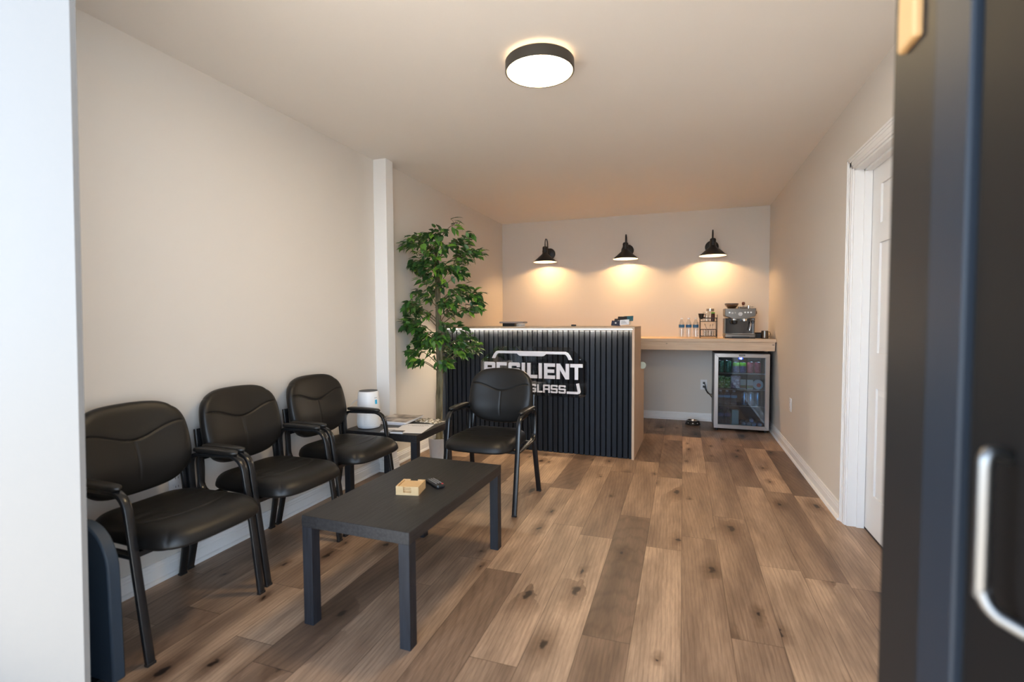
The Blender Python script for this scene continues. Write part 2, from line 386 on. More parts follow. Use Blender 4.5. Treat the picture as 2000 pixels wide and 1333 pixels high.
# black entrance leaf standing open at the right, very near the camera
d2 = MB(); XD = 0.283
d2.box(XD+0.006, XD+0.045, 0.46, YF+0.01, 0.0, 2.08)
d2.box(XD, XD+0.046, 0.742, YF+0.012, 0.0, 2.08)
door2 = struct(d2.build('door_2', M_blackdoor, bevel=0.003), 'black entrance door standing open')
tr = MB(); tr.tube([(XD+0.004, 0.695, 0.0), (XD+0.004, 0.695, 2.08)], 0.03, rect=(0.082, 0.016), side=(0, 1, 0))
tr.build('door_stile', mat('sky_tinted_stile', (0.012, 0.018, 0.028), 0.5, spec=0.3), door2)  # sky light on the black stile put into its bluish colour
MB().box(XD+0.002, XD+0.008, 0.46, 0.642, 0.15, 1.95).build('door_panel', M_blackglass, door2)
hd = MB(); hx, hy = 0.262, 0.566
hd.tube([(XD+0.004, hy+0.012, 1.068)]+arc((hx+0.010, hy+0.004, 1.074), (hx, hy, 1.078), (hx, hy, 1.062), 4)+[(hx, hy, 1.0), (hx, hy, 0.94)]+arc((hx, hy, 0.952), (hx, hy-0.002, 0.934), (hx+0.010, hy-0.010, 0.927), 5)+[(XD+0.004, hy-0.020, 0.921)], 0.0062, 12)
hd.build('door_handle', mat('satin_nickel', (0.22, 0.218, 0.215), 0.34, 1.0), door2)
MB().rbox(XD-0.010, XD+0.002, 0.780, 0.832, 1.555, 1.70, 0.003).build('glow_plate', mat('painted_warm_glow', (0.50, 0.29, 0.12), 0.6, 0.0), door2)  # added plate; the warm glow on the door edge is put into its colour

# sockets
def outlet(name, label, loc, rz):
    t = thing(name, label, 'outlet', loc, rz)
    MB().rbox(-0.036, 0.036, -0.006, 0.0, -0.058, 0.058, 0.002).build('cover_plate', M_whitepl, t)
    g = MB(); g.rbox(-0.017, 0.017, -0.0085, -0.0055, 0.006, 0.036, 0.001); g.rbox(-0.017, 0.017, -0.0085, -0.0055, -0.036, -0.006, 0.001)
    s_ = g.build('receptacle', M_whitepl, t)
    for zc in (0.021, -0.021):
        for xs in (-0.007, 0.007): MB().box(xs-0.001, xs+0.001, -0.0089, -0.0084, zc-0.004, zc+0.006).build('slot', M_blackpl, s_)
    return t
ob = outlet('wall_outlet', 'white outlet plate with black plugs on the wall under the counter', (0.233, YB, 0.425), 0)
outlet('wall_outlet', 'white outlet plate on the right wall near the beverage cooler', (XR, 4.90, 0.434), -PI/2)
outlet('wall_outlet', 'white outlet plate low on the left wall behind the nearest chair', (XL1, 1.70, 0.43), PI/2)
cd = MB(); c0 = Vector((0.233, YB-0.008, 0))
cd.rbox(0.222, 0.244, YB-0.040, YB-0.009, 0.435, 0.458, 0.003); cd.rbox(0.222, 0.246, YB-0.038, YB-0.009, 0.392, 0.416, 0.003)
cd.tube([(0.236, YB-0.036, 0.445), (0.25, YB-0.05, 0.42), (0.262, YB-0.05, 0.36), (0.30, YB-0.045, 0.315), (0.33, YB-0.04, 0.27), (0.34, YB-0.035, 0.21)], 0.004)
cd.tube([(0.238, YB-0.036, 0.402), (0.252, YB-0.045, 0.37), (0.275, YB-0.045, 0.33), (0.31, YB-0.04, 0.322), (0.36, YB-0.035, 0.322)], 0.0035)
tag(cd.build('power_cord', M_blackpl), 'black power cords plugged in beside the beverage cooler', 'cord')

# ================================================================== lighting fixtures
cl = thing('ceiling_light', 'round flush ceiling light with a black rim and glowing disc', 'light', (-0.655, 2.335, H))
MB().lathe([(0.085, -0.016), (0.085, 0.0)], 48).build('mounting_plate', M_matteblack, cl)
MB().lathe([(0.150, -0.020), (0.160, -0.020), (0.163, -0.024), (0.163, -0.070), (0.159, -0.073), (0.154, -0.070), (0.154, -0.024), (0.150, -0.024)], 96, cap0=False, cap1=False).build('rim', mat('dark_bronze_rim', (0.045, 0.038, 0.03), 0.45), cl)
MB().lathe([(0.154, -0.062), (0.1545, -0.069), (0.150, -0.0715), (0.0, -0.0715)], 96, cap0=False, cap1=False).build('diffuser', emis('disc_glow', DISC_COL, DISC_EMIT), cl)
MB().lathe([(0.154, -0.0245), (0.154, -0.0305)], 64).build('back_panel', M_whitepl, cl)
MB().lathe([(0.142, -0.0185), (0.148, -0.0185), (0.148, -0.0235), (0.142, -0.0235)], 64, cap0=False, cap1=False).build('halo_ring', emis('halo_glow', (1.0, 0.72, 0.42), 5.0), cl)

def sconce(x, z, label, first=None):
    t = thing('wall_sconce', label, 'wall lamp', (x, YB, z), 0, 'black gooseneck sconces on the back wall')
    Ty = Matrix.Rotation(PI/2, 4, 'X')
    MB().lathe([(0.0, 0.022), (0.055, 0.021), (0.070, 0.012), (0.074, 0.0)], 40, Ty, cap0=False).build('wall_plate', M_matteblack, t)
    D = -0.225
    MB().tube([(0, -0.015, 0.0), (0, -0.05, 0.012)]+arc((0, -0.06, 0.02), (0, -0.085, 0.05), (0, -0.10, 0.09), 5)[1:]+arc((0, -0.105, 0.12), (0, -0.125, 0.165), (0, -0.165, 0.165), 6)+arc((0, -0.175, 0.165), (0, D, 0.16), (0, D, 0.06), 8)[1:], 0.0062, 10).build('gooseneck_arm', M_matteblack, t)
    T = Matrix.Translation((0, D, 0))
    MB().lathe([(0.0, 0.068), (0.022, 0.066), (0.030, 0.058), (0.032, 0.050), (0.031, 0.020), (0.034, 0.018), (0.034, -0.008), (0.030, -0.012)], 32, T, cap0=False).build('lamp_socket', M_matteblack, t)
    sh = MB().lathe([(0.030, -0.008), (0.040, -0.030), (0.138, -0.117), (0.142, -0.124), (0.1405, -0.125)], 64, T, cap0=False, cap1=False).build('lamp_shade', M_matteblack, t)
    MB().lathe([(0.028, -0.010), (0.038, -0.032), (0.136, -0.1185), (0.1405, -0.125)], 64, T, cap0=False, cap1=False).build('shade_lining', M_innershade, sh)
    MB().lathe([(0.0, -0.098), (0.014, -0.095), (0.024, -0.082), (0.027, -0.066), (0.022, -0.048), (0.014, -0.034), (0.013, -0.012)], 24, T, cap0=False).build('light_bulb', emis('bulb_glow', (1.0, 0.80, 0.52), 3.0), t)
    return t
sxs = [(-1.612, 2.022, 'black cone wall lamp, leftmost of the three above the desk'),
       (-0.643, 2.018, 'black cone wall lamp in the middle of the three on the back wall'),
       (0.303, 2.012, 'black cone wall lamp on the right above the coffee machine')]
for x, z, lb in sxs:
    sconce(x, z, lb)
    L = bpy.data.lights.new('sconce_light', 'POINT'); L.energy = SCONCE_W; L.color = SCONCE_COL; L.shadow_soft_size = 0.030
    lo = bpy.data.objects.new('sconce_light', L); col.objects.link(lo); lo.location = (x, YB-0.225, z-0.066)
for o in col.objects:
    if o.name.startswith('light_bulb'): o.visible_shadow = True

# ================================================================== chairs
def squircle(u, v, n=4.2):
    m_ = max(abs(u), abs(v))
    if m_ < 1e-9: return 0.0, 0.0
    q_ = (abs(u/m_)**n+abs(v/m_)**n)**(1/n); w_ = m_**3
    k_ = (1-w_)+w_/q_
    return u*k_, v*k_
def cushion(outline, n, front, back):
    """u,v in [-1,1]: outline(u,v)->(a,b); front/back(u,v,a,b)->c offsets; closed surface"""
    vs, fs = [], []
    for k, fn in enumerate((front, back)):
        for j in range(n+1):
            for i in range(n+1):
                u, v = -1+2*i/n, -1+2*j/n; a, b = outline(u, v); vs.append((a, b, fn(u, v, a, b)))
        o = k*(n+1)**2
        for j in range(n):
            for i in range(n):
                q = (o+j*(n+1)+i, o+j*(n+1)+i+1, o+(j+1)*(n+1)+i+1, o+(j+1)*(n+1)+i)
                fs.append(q if k == 0 else tuple(reversed(q)))
    rim = [j for j in range(n+1)]+[(j+1)*(n+1)-1 for j in range(1, n+1)]+[n*(n+1)+i for i in range(n-1, -1, -1)]+[j*(n+1) for j in range(n-1, 0, -1)]
    o = (n+1)**2
    for i in range(len(rim)):
        a, b = rim[i], rim[(i+1) % len(rim)]; fs.append((b, a, o+a, o+b))
    return vs, fs
def edge_fall(u, v, p):
    return (max(0.0, 1-abs(u)**p)*max(0.0, 1-abs(v)**p))
def make_chair(label):
    t = thing('guest_chair', label, 'chair', (0,0,0), 0, 'black leather guest chairs')
    # --- backrest in local plane (a=x, b=height along plane, c=forward)
    hw, zb, zt = 0.232, 0.505, 0.846
    def outl(u, v):
        su, sv = squircle(u, v, 3.9)
        z = (zb+zt)/2 + sv*(zt-zb)/2*1.0
        wd = hw*(1.0-0.075*max(0, (z-0.66)/0.19)**1.5-0.02*max(0, (0.60-z)/0.1))
        return su*wd, z + (0.010*(1-u*u) if v > 0 else -0.022*(1-u*u)*(-v))
    def seamz(x): return 0.748-0.048*0.5*(1+math.cos(PI*min(1, abs(x)/0.19)))
    def fr(u, v, a, b):
        e = edge_fall(u, v, 7); c = 0.040*e**0.42
        c += 0.010*math.exp(-((b-0.60)/0.07)**2)*e - 0.010*(1-(a/0.24)**2)*e
        d = b-seamz(a)
        if abs(a) < 0.215: c -= 0.0050*math.exp(-(d/0.0035)**2)*min(1, (0.215-abs(a))/0.02); c += 0.0015*math.exp(-((d-0.02)/0.016)**2)*(1-(a/0.215)**2)
        if b < seamz(0)-0.004 and b > 0.53: c -= 0.0035*math.exp(-(a/0.004)**2)*min(1, (b-0.53)/0.03)
        return c
    vs, fs = cushion(outl, 96, fr, lambda u, v, a, b: -0.028*edge_fall(u, v, 9)**0.4)
    def back_map(p):  # b=height, c=forward
        a, b, c = p; tt = (b-0.505)/0.34
        y = -0.400-0.030*tt-0.035*tt*tt; n_ = Vector((0, 1, (0.030+0.07*tt)/0.34)).normalized()
        y += 0.055*(a/0.24)**2*0.55
        return (a, y-0.004+n_.y*c, b+n_.z*c)
    MB().add([back_map(p) for p in vs], fs).build('backrest', M_leather, t, angle=60)
    # --- seat (a=x, b=y, c=up)
    y0, y1 = -0.425, 0.078
    def outs(u, v):
        su, sv = squircle(u, v, 4.6)
        wd = 0.206+0.026*(v+1)/2
        return su*wd, (y0+y1)/2+sv*(y1-y0)/2 + (0.012*(1-u*u) if v > 0 else 0)
    def fs_(u, v, a, b):
        e = edge_fall(u, v, 6); c = 0.408+0.056*e**0.5
        c += 0.012*(abs(a)/0.22)**2*e
        if b > -0.03: c -= 0.16*(b+0.03)**2*6*0.5
        ys_ = -0.055-0.10*(abs(a)/0.2)**4
        if abs(a) < 0.19: c -= 0.004*math.exp(-((b-ys_)/0.0045)**2)
        c += 0.0018*math.sin(b*95+6*abs(a))*math.exp(-((abs(a)-0.12)/0.05)**2)*math.exp(-((b+0.17)/0.09)**2)
        return c
    vs, fs2 = cushion(outs, 88, fs_, lambda u, v, a, b: 0.398-0.014*edge_fall(u, v, 8)**0.5)
    MB().add(vs, fs2).build('seat', M_leather, t, angle=60)
    for s in (-1, 1):
        X = 0.243*s; XB = 0.240*s
        P = [(0.240*s, 0.0, 0.0), (X, -0.040, 0.28), (X, -0.075, 0.50)]
        P += arc((X, -0.079, 0.525), (X, -0.088, 0.588), (X, -0.150, 0.597), 8)
        P += [(X, -0.25, 0.594), (X, -0.335, 0.590)]
        P += arc((X, -0.345, 0.590), (X, -0.402, 0.588), (X, -0.406, 0.535), 8)
        P += [(X, -0.402, 0.47)]+arc((X, -0.400, 0.44), (X, -0.395, 0.392), (X, -0.345, 0.385), 7)+[(X, -0.2, 0.380), (X, -0.055, 0.378)]
        MB().tube(P, 0, rect=(0.030, 0.016), side=(1, 0, 0)).build('arm_frame', M_metal, t, angle=50)
        ap = MB(); n = 14; vs = []; fs3 = []
        for i in range(n+1):
            q = i/n; y = -0.118-0.262*q; wv = 0.021*(1-abs(2*q-1)**6)**0.35+0.003; zc = 0.604+0.003*math.sin(PI*q); hh = 0.005+0.0065*(1-abs(2*q-1)**8)
            for k in range(12):
                an = 2*PI*k/12; ca, sa_ = math.cos(an), math.sin(an)
                vs.append((X+wv*math.copysign(abs(ca)**0.6, ca), y, zc+0.006+hh*math.copysign(abs(sa_)**0.7, sa_)))
        for i in range(n):
            for k in range(12):
                j = (k+1) % 12; fs3.append((i*12+k, i*12+j, i*12+12+j, i*12+12+k))
        fs3 += [tuple(range(12)), tuple(n*12+k for k in range(12))]
        ap.add(vs, fs3).build('armrest', M_armpad, t, angle=60)
        R = [(0.248*s, -0.487, 0.0), (0.243*s, -0.452, 0.16), (0.238*s, -0.427, 0.30)]+arc((0.233*s, -0.420, 0.37), (0.226*s, -0.414, 0.46), (0.222*s, -0.428, 0.55), 6)+[(0.218*s, -0.447, 0.68)]
        MB().tube(R, 0, rect=(0.032, 0.017), side=(1, 0, 0)).build('rear_leg', M_metal, t, angle=50)
        fg = MB(); fg.rbox(0.240*s-0.0158, 0.240*s+0.0158, -0.0092, 0.0088, 0.0, 0.010, 0.001); fg.build('foot_cap', M_blackpl, t)
        fg = MB(); fg.rbox(0.248*s-0.0168, 0.248*s+0.0168, -0.4965, -0.4765, 0.0, 0.010, 0.001); fg.build('foot_cap', M_blackpl, t)
    for ya in (-0.085, -0.36): MB().box(-0.235, 0.235, ya, ya+0.025, 0.366, 0.384).build('seat_support', M_metal, t)
    bb = MB(); bb.box(-0.22, 0.22, -0.435, -0.421, 0.53, 0.56); bb.build('back_brace', M_metal, t)
    return t
ch = make_chair('black leather armchair nearest the white door jamb, along the left wall')
def put_chair(o, x, y, a): o.location = (x, y, 0); o.rotation_euler = (0, 0, a+PI)
put_chair(ch, -1.745, 1.426, 1.563)
for (x, y, a), lb in (((-1.757, 1.966, 1.545), 'black leather armchair in the middle of the three by the left wall'),
                      ((-1.749, 2.512, 1.525), 'black leather armchair right beside the small side table, wrinkled seat'),
                      ((-1.198, 2.821, -0.019), 'black leather armchair standing alone in front of the desk sign')):
    c = dup(ch, (0,0,0), 0, lb); put_chair(c, x, y, a)

# ================================================================== tables
def lack(name, label, ox, oy, rz, wd, ln, ht, tt, lg, cat):
    t = thing(name, label, cat, (ox, oy, 0), rz)
    MB().rbox(-wd, 0, 0, ln, ht-tt, ht, 0.0012).build('tabletop', M_table, t, smooth=False)
    for x in (-wd+0.001, -lg-0.001):
        for y in (0.001, ln-lg-0.001):
            MB().rbox(x, x+lg, y, y+lg, 0, ht-tt, 0.001).build('leg', M_tableleg, t, smooth=False)
    return t
lack('coffee_table', 'long low black brown coffee table in front of the chairs', -0.9196, 1.5334, -0.0287, 0.487, 0.885, 0.437, 0.046, 0.045, 'table')
lack('side_table', 'square black side table in the corner under the air purifier', -1.632, 2.834, 0.0, 0.566, 0.522, 0.445, 0.048, 0.045, 'table')
TZ, SZ = 0.437, 0.445

# coaster box and remote
cb = thing('coaster_box', 'square bamboo coaster holder on the coffee table', 'coaster holder', (-1.136, 1.918, TZ), 0.20)
bx = MB(); s_ = 0.051; hz = 0.038
bx.box(-s_, s_, -s_, s_, 0, 0.006)
for sg in (-1, 1):
    bx.box(sg*s_-(0.007 if sg > 0 else 0), sg*s_+(0.007 if sg < 0 else 0), -s_, s_, 0.006, hz)
    y0, y1 = (s_-0.007, s_) if sg > 0 else (-s_, -s_+0.007)
    bx.box(-s_+0.007, -0.018, y0, y1, 0.006, hz); bx.box(0.018, s_-0.007, y0, y1, 0.006, hz); bx.box(-0.018, 0.018, y0, y1, 0.006, 0.011)
bx.build('holder', M_bamboo, cb, smooth=False)
for k in range(4):
    t_ = tag(MB().rbox(-0.0425, 0.0425, -0.0425, 0.0425, 0, 0.0058, 0.001).build('coaster', M_bamboo, smooth=False), ['square bamboo coaster at the bottom of the holder', 'second bamboo coaster up in the holder', 'third bamboo coaster up in the holder', 'top bamboo coaster lying in the holder with a sunk centre'][k], 'coaster', 'bamboo coasters in the holder')
    t_.location = (-1.136, 1.918, TZ+0.0065+k*0.0074); t_.rotation_euler = (0, 0, 0.20)
rm = thing('remote_control', 'small black remote control behind the coaster holder', 'remote', (-1.075, 2.03, TZ), 0.95)
MB().rbox(-0.021, 0.021, -0.065, 0.065, 0, 0.017, 0.006).build('body', M_blackpl, rm)
kb = MB()
for i in range(3):
    for j in range(7): kb.rbox(-0.015+i*0.012, -0.009+i*0.012, -0.035+j*0.012, -0.030+j*0.012, 0.017, 0.0185, 0.0008)
kb.build('keypad', mat('grey_rubber', (0.35, 0.36, 0.37), 0.6), rm)
MB().lathe([(0.0045, 0.017), (0.0045, 0.019)], 12, Matrix.Translation((0.010, -0.052, 0))).build('power_button', mat('red_button', (0.65, 0.05, 0.05), 0.4), rm)

# air purifier
ap = thing('air_purifier', 'white cylindrical air purifier with a dark top on the side table', 'air purifier', (-2.085, 2.965, SZ))
MB().lathe([(0.060, 0.0), (0.074, 0.004), (0.080, 0.014), (0.082, 0.03), (0.0815, 0.120), (0.080, 0.123), (0.0795, 0.127), (0.078, 0.135), (0.0745, 0.200), (0.0705, 0.248), (0.066, 0.256), (0.058, 0.258)], 64).build('body', M_whitepl, ap)
MB().lathe([(0.063, 0.2575), (0.063, 0.2595), (0.060, 0.2600), (0.030, 0.2585), (0.0, 0.2585)], 48, cap0=False, cap1=False).build('top_grille', mat('dark_grille', (0.07, 0.075, 0.085), 0.5), ap)
sp = MB()
for j in range(15):
    for i in range(17):
        a = math.radians(-78+i*5.0+(2.5 if j % 2 else 0)); z = 0.030+j*0.0062
        c_ = Vector((0.0821*math.cos(a), 0.0821*math.sin(a), z)); n_ = Vector((math.cos(a), math.sin(a), 0))
        sp.add([c_+Vector((-n_.y, n_.x, 0))*0.0015*math.cos(k*PI/3)+Vector((0, 0, 1))*0.0015*math.sin(k*PI/3) for k in range(6)], [(0,1,2,3,4,5)])
sp.build('vent_holes', mat('vent_shadow', (0.18, 0.19, 0.21), 0.8), ap, smooth=False)
st = MB()
for i in range(4):
    a0, a1 = math.radians(-20+i*3.4), math.radians(-20+(i+1)*3.4)
    st.add([(0.0768*math.cos(a0), 0.0768*math.sin(a0), 0.170), (0.0768*math.cos(a1), 0.0768*math.sin(a1), 0.170), (0.0750*math.cos(a1), 0.0750*math.sin(a1), 0.200), (0.0750*math.cos(a0), 0.0750*math.sin(a0), 0.200)], [(0,1,2,3)])
st.build('energy_sticker', mat('cyan_sticker', (0.02, 0.42, 0.72), 0.5), ap)
lg = MB()
for i, wd_ in enumerate((2.0, 2.6, 2.0, 2.8, 2.0, 1.4)):
    a0 = math.radians(-22+i*3.3); a1 = a0+math.radians(wd_*0.8)
    lg.add([(0.0745*math.cos(a0), 0.0745*math.sin(a0), 0.211), (0.0745*math.cos(a1), 0.0745*math.sin(a1), 0.211), (0.0742*math.cos(a1), 0.0742*math.sin(a1), 0.217), (0.0742*math.cos(a0), 0.0742*math.sin(a0), 0.217)], [(0,1,2,3)])
lg.build('printed_mark', mat('grey_print', (0.35, 0.35, 0.37), 0.6), ap)
tag(MB().tube([(-2.168, 2.96, SZ+0.19)]+arc((-2.185, 2.955, SZ+0.185), (-2.235, 2.93, SZ+0.15), (-2.262, 2.88, SZ+0.02), 8)+[(-2.268, 2.86, 0.30), (-2.268, 2.86, 0.12)], 0.003).build('power_cord', M_whitepl), 'thin white cord hanging behind the air purifier', 'cord')

# papers and magazines on the side table
def magazine(x, y, z, rz, wd, ln, th, cover, label, name='magazine', seed=1):
    rnd = random.Random(seed); o = MB(); nx, ny = 10, 12; vs = []; fs = []
    for k, zz in enumerate((0, th)):
        for j in range(ny+1):
            for i in range(nx+1):
                u, v = i/nx, j/ny; lift = (0.008 if seed == 3 else 0)*max(0, u-0.55)**2*4*(v if seed % 2 else 1-v)
                vs.append((-wd/2+wd*u, -ln/2+ln*v, zz+(lift if k or u > 0.6 else 0)))
    B = (nx+1)*(ny+1)
    for j in range(ny):
        for i in range(nx):
            q = (j*(nx+1)+i, j*(nx+1)+i+1, (j+1)*(nx+1)+i+1, (j+1)*(nx+1)+i)
            o.cur = 0; o.f.append([B+a for a in q]); o.mi.append(0); o.f.append(list(reversed(q))); o.mi.append(1)
    per = [i for i in range(nx+1)]+[(j+1)*(nx+1)-1 for j in range(1, ny+1)]+[ny*(nx+1)+i for i in range(nx-1, -1, -1)]+[j*(nx+1) for j in range(ny-1, 0, -1)]
    for i in range(len(per)):
        a, b = per[i], per[(i+1) % len(per)]; o.f.append([b, a, B+a, B+b]); o.mi.append(1)
    o.v = [Vector(p) for p in vs]
    ob_ = o.build(name, [cover, M_paper]); ob_.location = (x, y, z); ob_.rotation_euler = (0, 0, rz); return tag(ob_, label, 'magazine')
def cover_mat(name, stops, scale):
    ma = mat(name, stops[0][1], 0.3); t = N(ma, 'TexCoord'); n = N(ma, 'TexNoise'); n.inputs['Scale'].default_value = scale; n.inputs['Detail'].default_value = 3
    LK(ma, t.outputs['Object'], n.inputs['Vector']); r = N(ma, 'ValToRGB'); e = r.color_ramp.elements
    e[0].position, e[0].color = stops[0][0], (*stops[0][1], 1); e[1].position, e[1].color = stops[-1][0], (*stops[-1][1], 1)
    for p, c in stops[1:-1]: q = e.new(p); q.color = (*c, 1)
    r.color_ramp.interpolation = 'LINEAR'; LK(ma, n.outputs[0], r.inputs[0]); LK(ma, r.outputs[0], BS(ma).inputs['Base Color']); return ma
MC1 = cover_mat('cover_dark', [(0.4, (0.05, 0.045, 0.04)), (0.5, (0.25, 0.2, 0.16)), (0.62, (0.55, 0.5, 0.45))], 9)
MC2 = mat('cover_blue', (0.03, 0.10, 0.42), 0.35)
magazine(-2.005, 3.215, SZ, 0.03, 0.22, 0.27, 0.007, MC2, 'blue and white magazine at the bottom of the stack', seed=2)
magazine(-1.990, 3.22, SZ+0.0075, 0.06, 0.235, 0.27, 0.006, mat('cover_white', (0.7, 0.7, 0.72), 0.35), 'white covered magazine in the middle of the stack', seed=4)
magazine(-1.995, 3.222, SZ+0.014, 0.0, 0.255, 0.265, 0.006, MC1, 'dark glossy magazine on top of the stack beside the air purifier', seed=3)
# crumpled clear bag
o = MB(); rnd = random.Random(5); n = 22; vs = []; fs = []
for j in range(n+1):
    for i in range(n+1):
        u, v = i/n, j/n; e = min(1, 6*min(u, v, 1-u, 1-v)); vs.append((-0.10+0.20*u, -0.055+0.11*v, 0.003+e*(0.008+0.010*rnd.random())*abs(math.sin(7*u+3*v))+0.002))
for j in range(n):
    for i in range(n): fs.append((j*(n+1)+i, j*(n+1)+i+1, (j+1)*(n+1)+i+1, (j+1)*(n+1)+i))
o.add(vs, fs); B = len(vs); o.add([(p[0], p[1], 0.0005) for p in vs], [tuple(reversed(q)) for q in fs])
for i in range(n):
    for a, b in ((i, i+1), (n*(n+1)+i+1, n*(n+1)+i), ((i+1)*(n+1), i*(n+1)), (i*(n+1)+n, (i+1)*(n+1)+n)): o.f.append([b, a, B+a, B+b]); o.mi.append(0)
bgm = cover_mat('foil_bag', [(0.35, (0.10, 0.08, 0.05)), (0.5, (0.45, 0.38, 0.28)), (0.6, (0.75, 0.7, 0.6))], 60); BS(bgm).inputs['Roughness'].default_value = 0.2
ob_ = o.build('crumpled_bag', bgm, angle=20); ob_.location = (-1.765, 3.262, SZ); ob_.rotation_euler = (0, 0, -0.25)
tag(ob_, 'crumpled shiny plastic bag at the far edge of the side table', 'bag')
# notice sheet (code square left out) with printed lines
pa = thing('notice_sheet', 'white printed notice sheet at the front of the side table', 'paper', (-1.765, 3.02, SZ), 0.18)
MB().box(-0.108, 0.108, -0.14, 0.14, 0, 0.0012).build('sheet', M_paper, pa, smooth=False)
pr = MB(); rnd = random.Random(2)
for j, (a, b) in enumerate(((-0.05, 0.07), (-0.07, 0.08), (-0.03, 0.05))):
    x = a
    while x < b:
        l = rnd.uniform(0.006, 0.016); pr.box(x, x+l, 0.10-j*0.016, 0.104-j*0.016, 0.0012, 0.0015); x += l+0.004
pr.build('printed_text', M_ink, pa, smooth=False)
p2 = MB().box(-0.045, 0.045, -0.03, 0.03, 0, 0.0012).build('small_card', M_paper, smooth=False); p2.location = (-1.905, 2.955, SZ+0.0013); p2.rotation_euler = (0, 0, 0.35)
tag(p2, 'white card half under the notice sheet', 'card')
for x, y, rz, nm, th, lb in ((-1.795, 2.872, 0.15, 'card_stack', 0.010, 'small stack of dark topped cards at the front edge of the side table'), (-1.885, 2.892, 0.25, 'card_stack', 0.005, 'thin grey topped card stack, left one on the side table')):
    g = thing(nm, lb, 'cards', (x, y, SZ), rz)
    MB().box(-0.044, 0.044, -0.025, 0.025, 0, th).build('cards', M_paper, g, smooth=False)
    MB().box(-0.044, 0.044, -0.025, 0.025, th, th+0.0008).build('top_card', mat('dark_card' if th > 0.008 else 'grey_card', (0.06, 0.06, 0.07) if th > 0.008 else (0.35, 0.36, 0.42), 0.4), g, smooth=False)

# ================================================================== reception desk
DK = thing('reception_desk', 'reception desk with dark navy slatted front in a pale plywood frame', 'desk', (-0.384, 4.278, 0), -0.026)
DZ = 1.129; DL = -1.785
MB().box(DL, 0, 0.0, 0.50, DZ-0.020, DZ).build('ledge_top', M_plytop, DK, smooth=False)
MB().box(DL+0.02, -0.02, 0.50, 0.80, 0.695, 0.72).build('work_surface', M_ply, DK, smooth=False)
Ms = mat('navy_stained_slats', (0.022, 0.027, 0.036), 0.62, spec=0.3)
t = N(Ms, 'TexCoord'); s = N(Ms, 'SeparateXYZ'); LK(Ms, t.outputs['Object'], s.inputs[0])
dv = N(Ms, 'Math', operation='DIVIDE'); dv.inputs[1].default_value = 0.0475; LK(Ms, s.outputs[0], dv.inputs[0])
fl = N(Ms, 'Math', operation='FLOOR'); LK(Ms, dv.outputs[0], fl.inputs[0]); wn = N(Ms, 'TexWhiteNoise', noise_dimensions='1D'); LK(Ms, fl.outputs[0], wn.inputs['W'])
r = N(Ms, 'ValToRGB'); r.color_ramp.elements[0].color = (0.010, 0.015, 0.024, 1); r.color_ramp.elements[1].color = (0.022, 0.031, 0.047, 1); LK(Ms, wn.outputs[0], r.inputs[0])
n_ = N(Ms, 'TexNoise'); n_.inputs['Scale'].default_value = 2.0; n_.inputs['Detail'].default_value = 6
mp = N(Ms, 'Mapping'); mp.inputs['Scale'].default_value = (60, 60, 5); LK(Ms, t.outputs['Object'], mp.inputs[0]); LK(Ms, mp.outputs[0], n_.inputs['Vector'])
mx = N(Ms, 'Mix', data_type='RGBA', blend_type='MULTIPLY'); mx.inputs[0].default_value = 0.5; LK(Ms, r.outputs[0], mx.inputs[6]); LK(Ms, n_.outputs[0], mx.inputs[7]); LK(Ms, mx.outputs[2], BS(Ms).inputs['Base Color'])
bp = N(Ms, 'Bump'); bp.inputs['Strength'].default_value = 0.35; bp.inputs['Distance'].default_value = 0.001; LK(Ms, n_.outputs[0], bp.inputs['Height']); LK(Ms, bp.outputs[0], BS(Ms).inputs['Normal'])
ep = MB(); PZ = [(0, 0), (0.80, 0), (0.80, 0.72), (0.50, 0.72), (0.50, DZ-0.0205), (0, DZ-0.0205)]
for xa, mm in ((-0.020, M_ply), (DL, Ms)):
    MB().add([(xa, y_, z_) for y_, z_ in PZ]+[(xa+0.02, y_, z_) for y_, z_ in PZ], [tuple(range(6)), tuple(range(6, 12))]+[(i, (i+1) % 6, 6+(i+1) % 6, 6+i) for i in range(6)]).build('end_panel', mm, DK, smooth=False)
sl = MB(); k = 1
while -k*0.0475 > DL+0.01:
    x0 = max(-k*0.0475+0.004, DL+0.0005); sl.rbox(x0, min(x0+0.036, -0.021), (0.016 if x0 > DL+0.02 else -0.001), (0.034 if x0 > DL+0.02 else -0.0005), 0.004, DZ-0.034, 0.0015); k += 1
sl.build('slat_panel', Ms, DK, smooth=False)
MB().box(DL+0.02, -0.02, 0.034, 0.05, 0.004, DZ-0.0205).build('backing_board', mat('navy_backing', (0.003, 0.004, 0.006), 0.8, spec=0.1), DK, smooth=False)
led = MB().box(DL+0.03, -0.022, 0.003, 0.010, DZ-0.0224, DZ-0.0205).build('led_strip', emis('led_glow', LED_COL, LED_EMIT), DK, smooth=False)

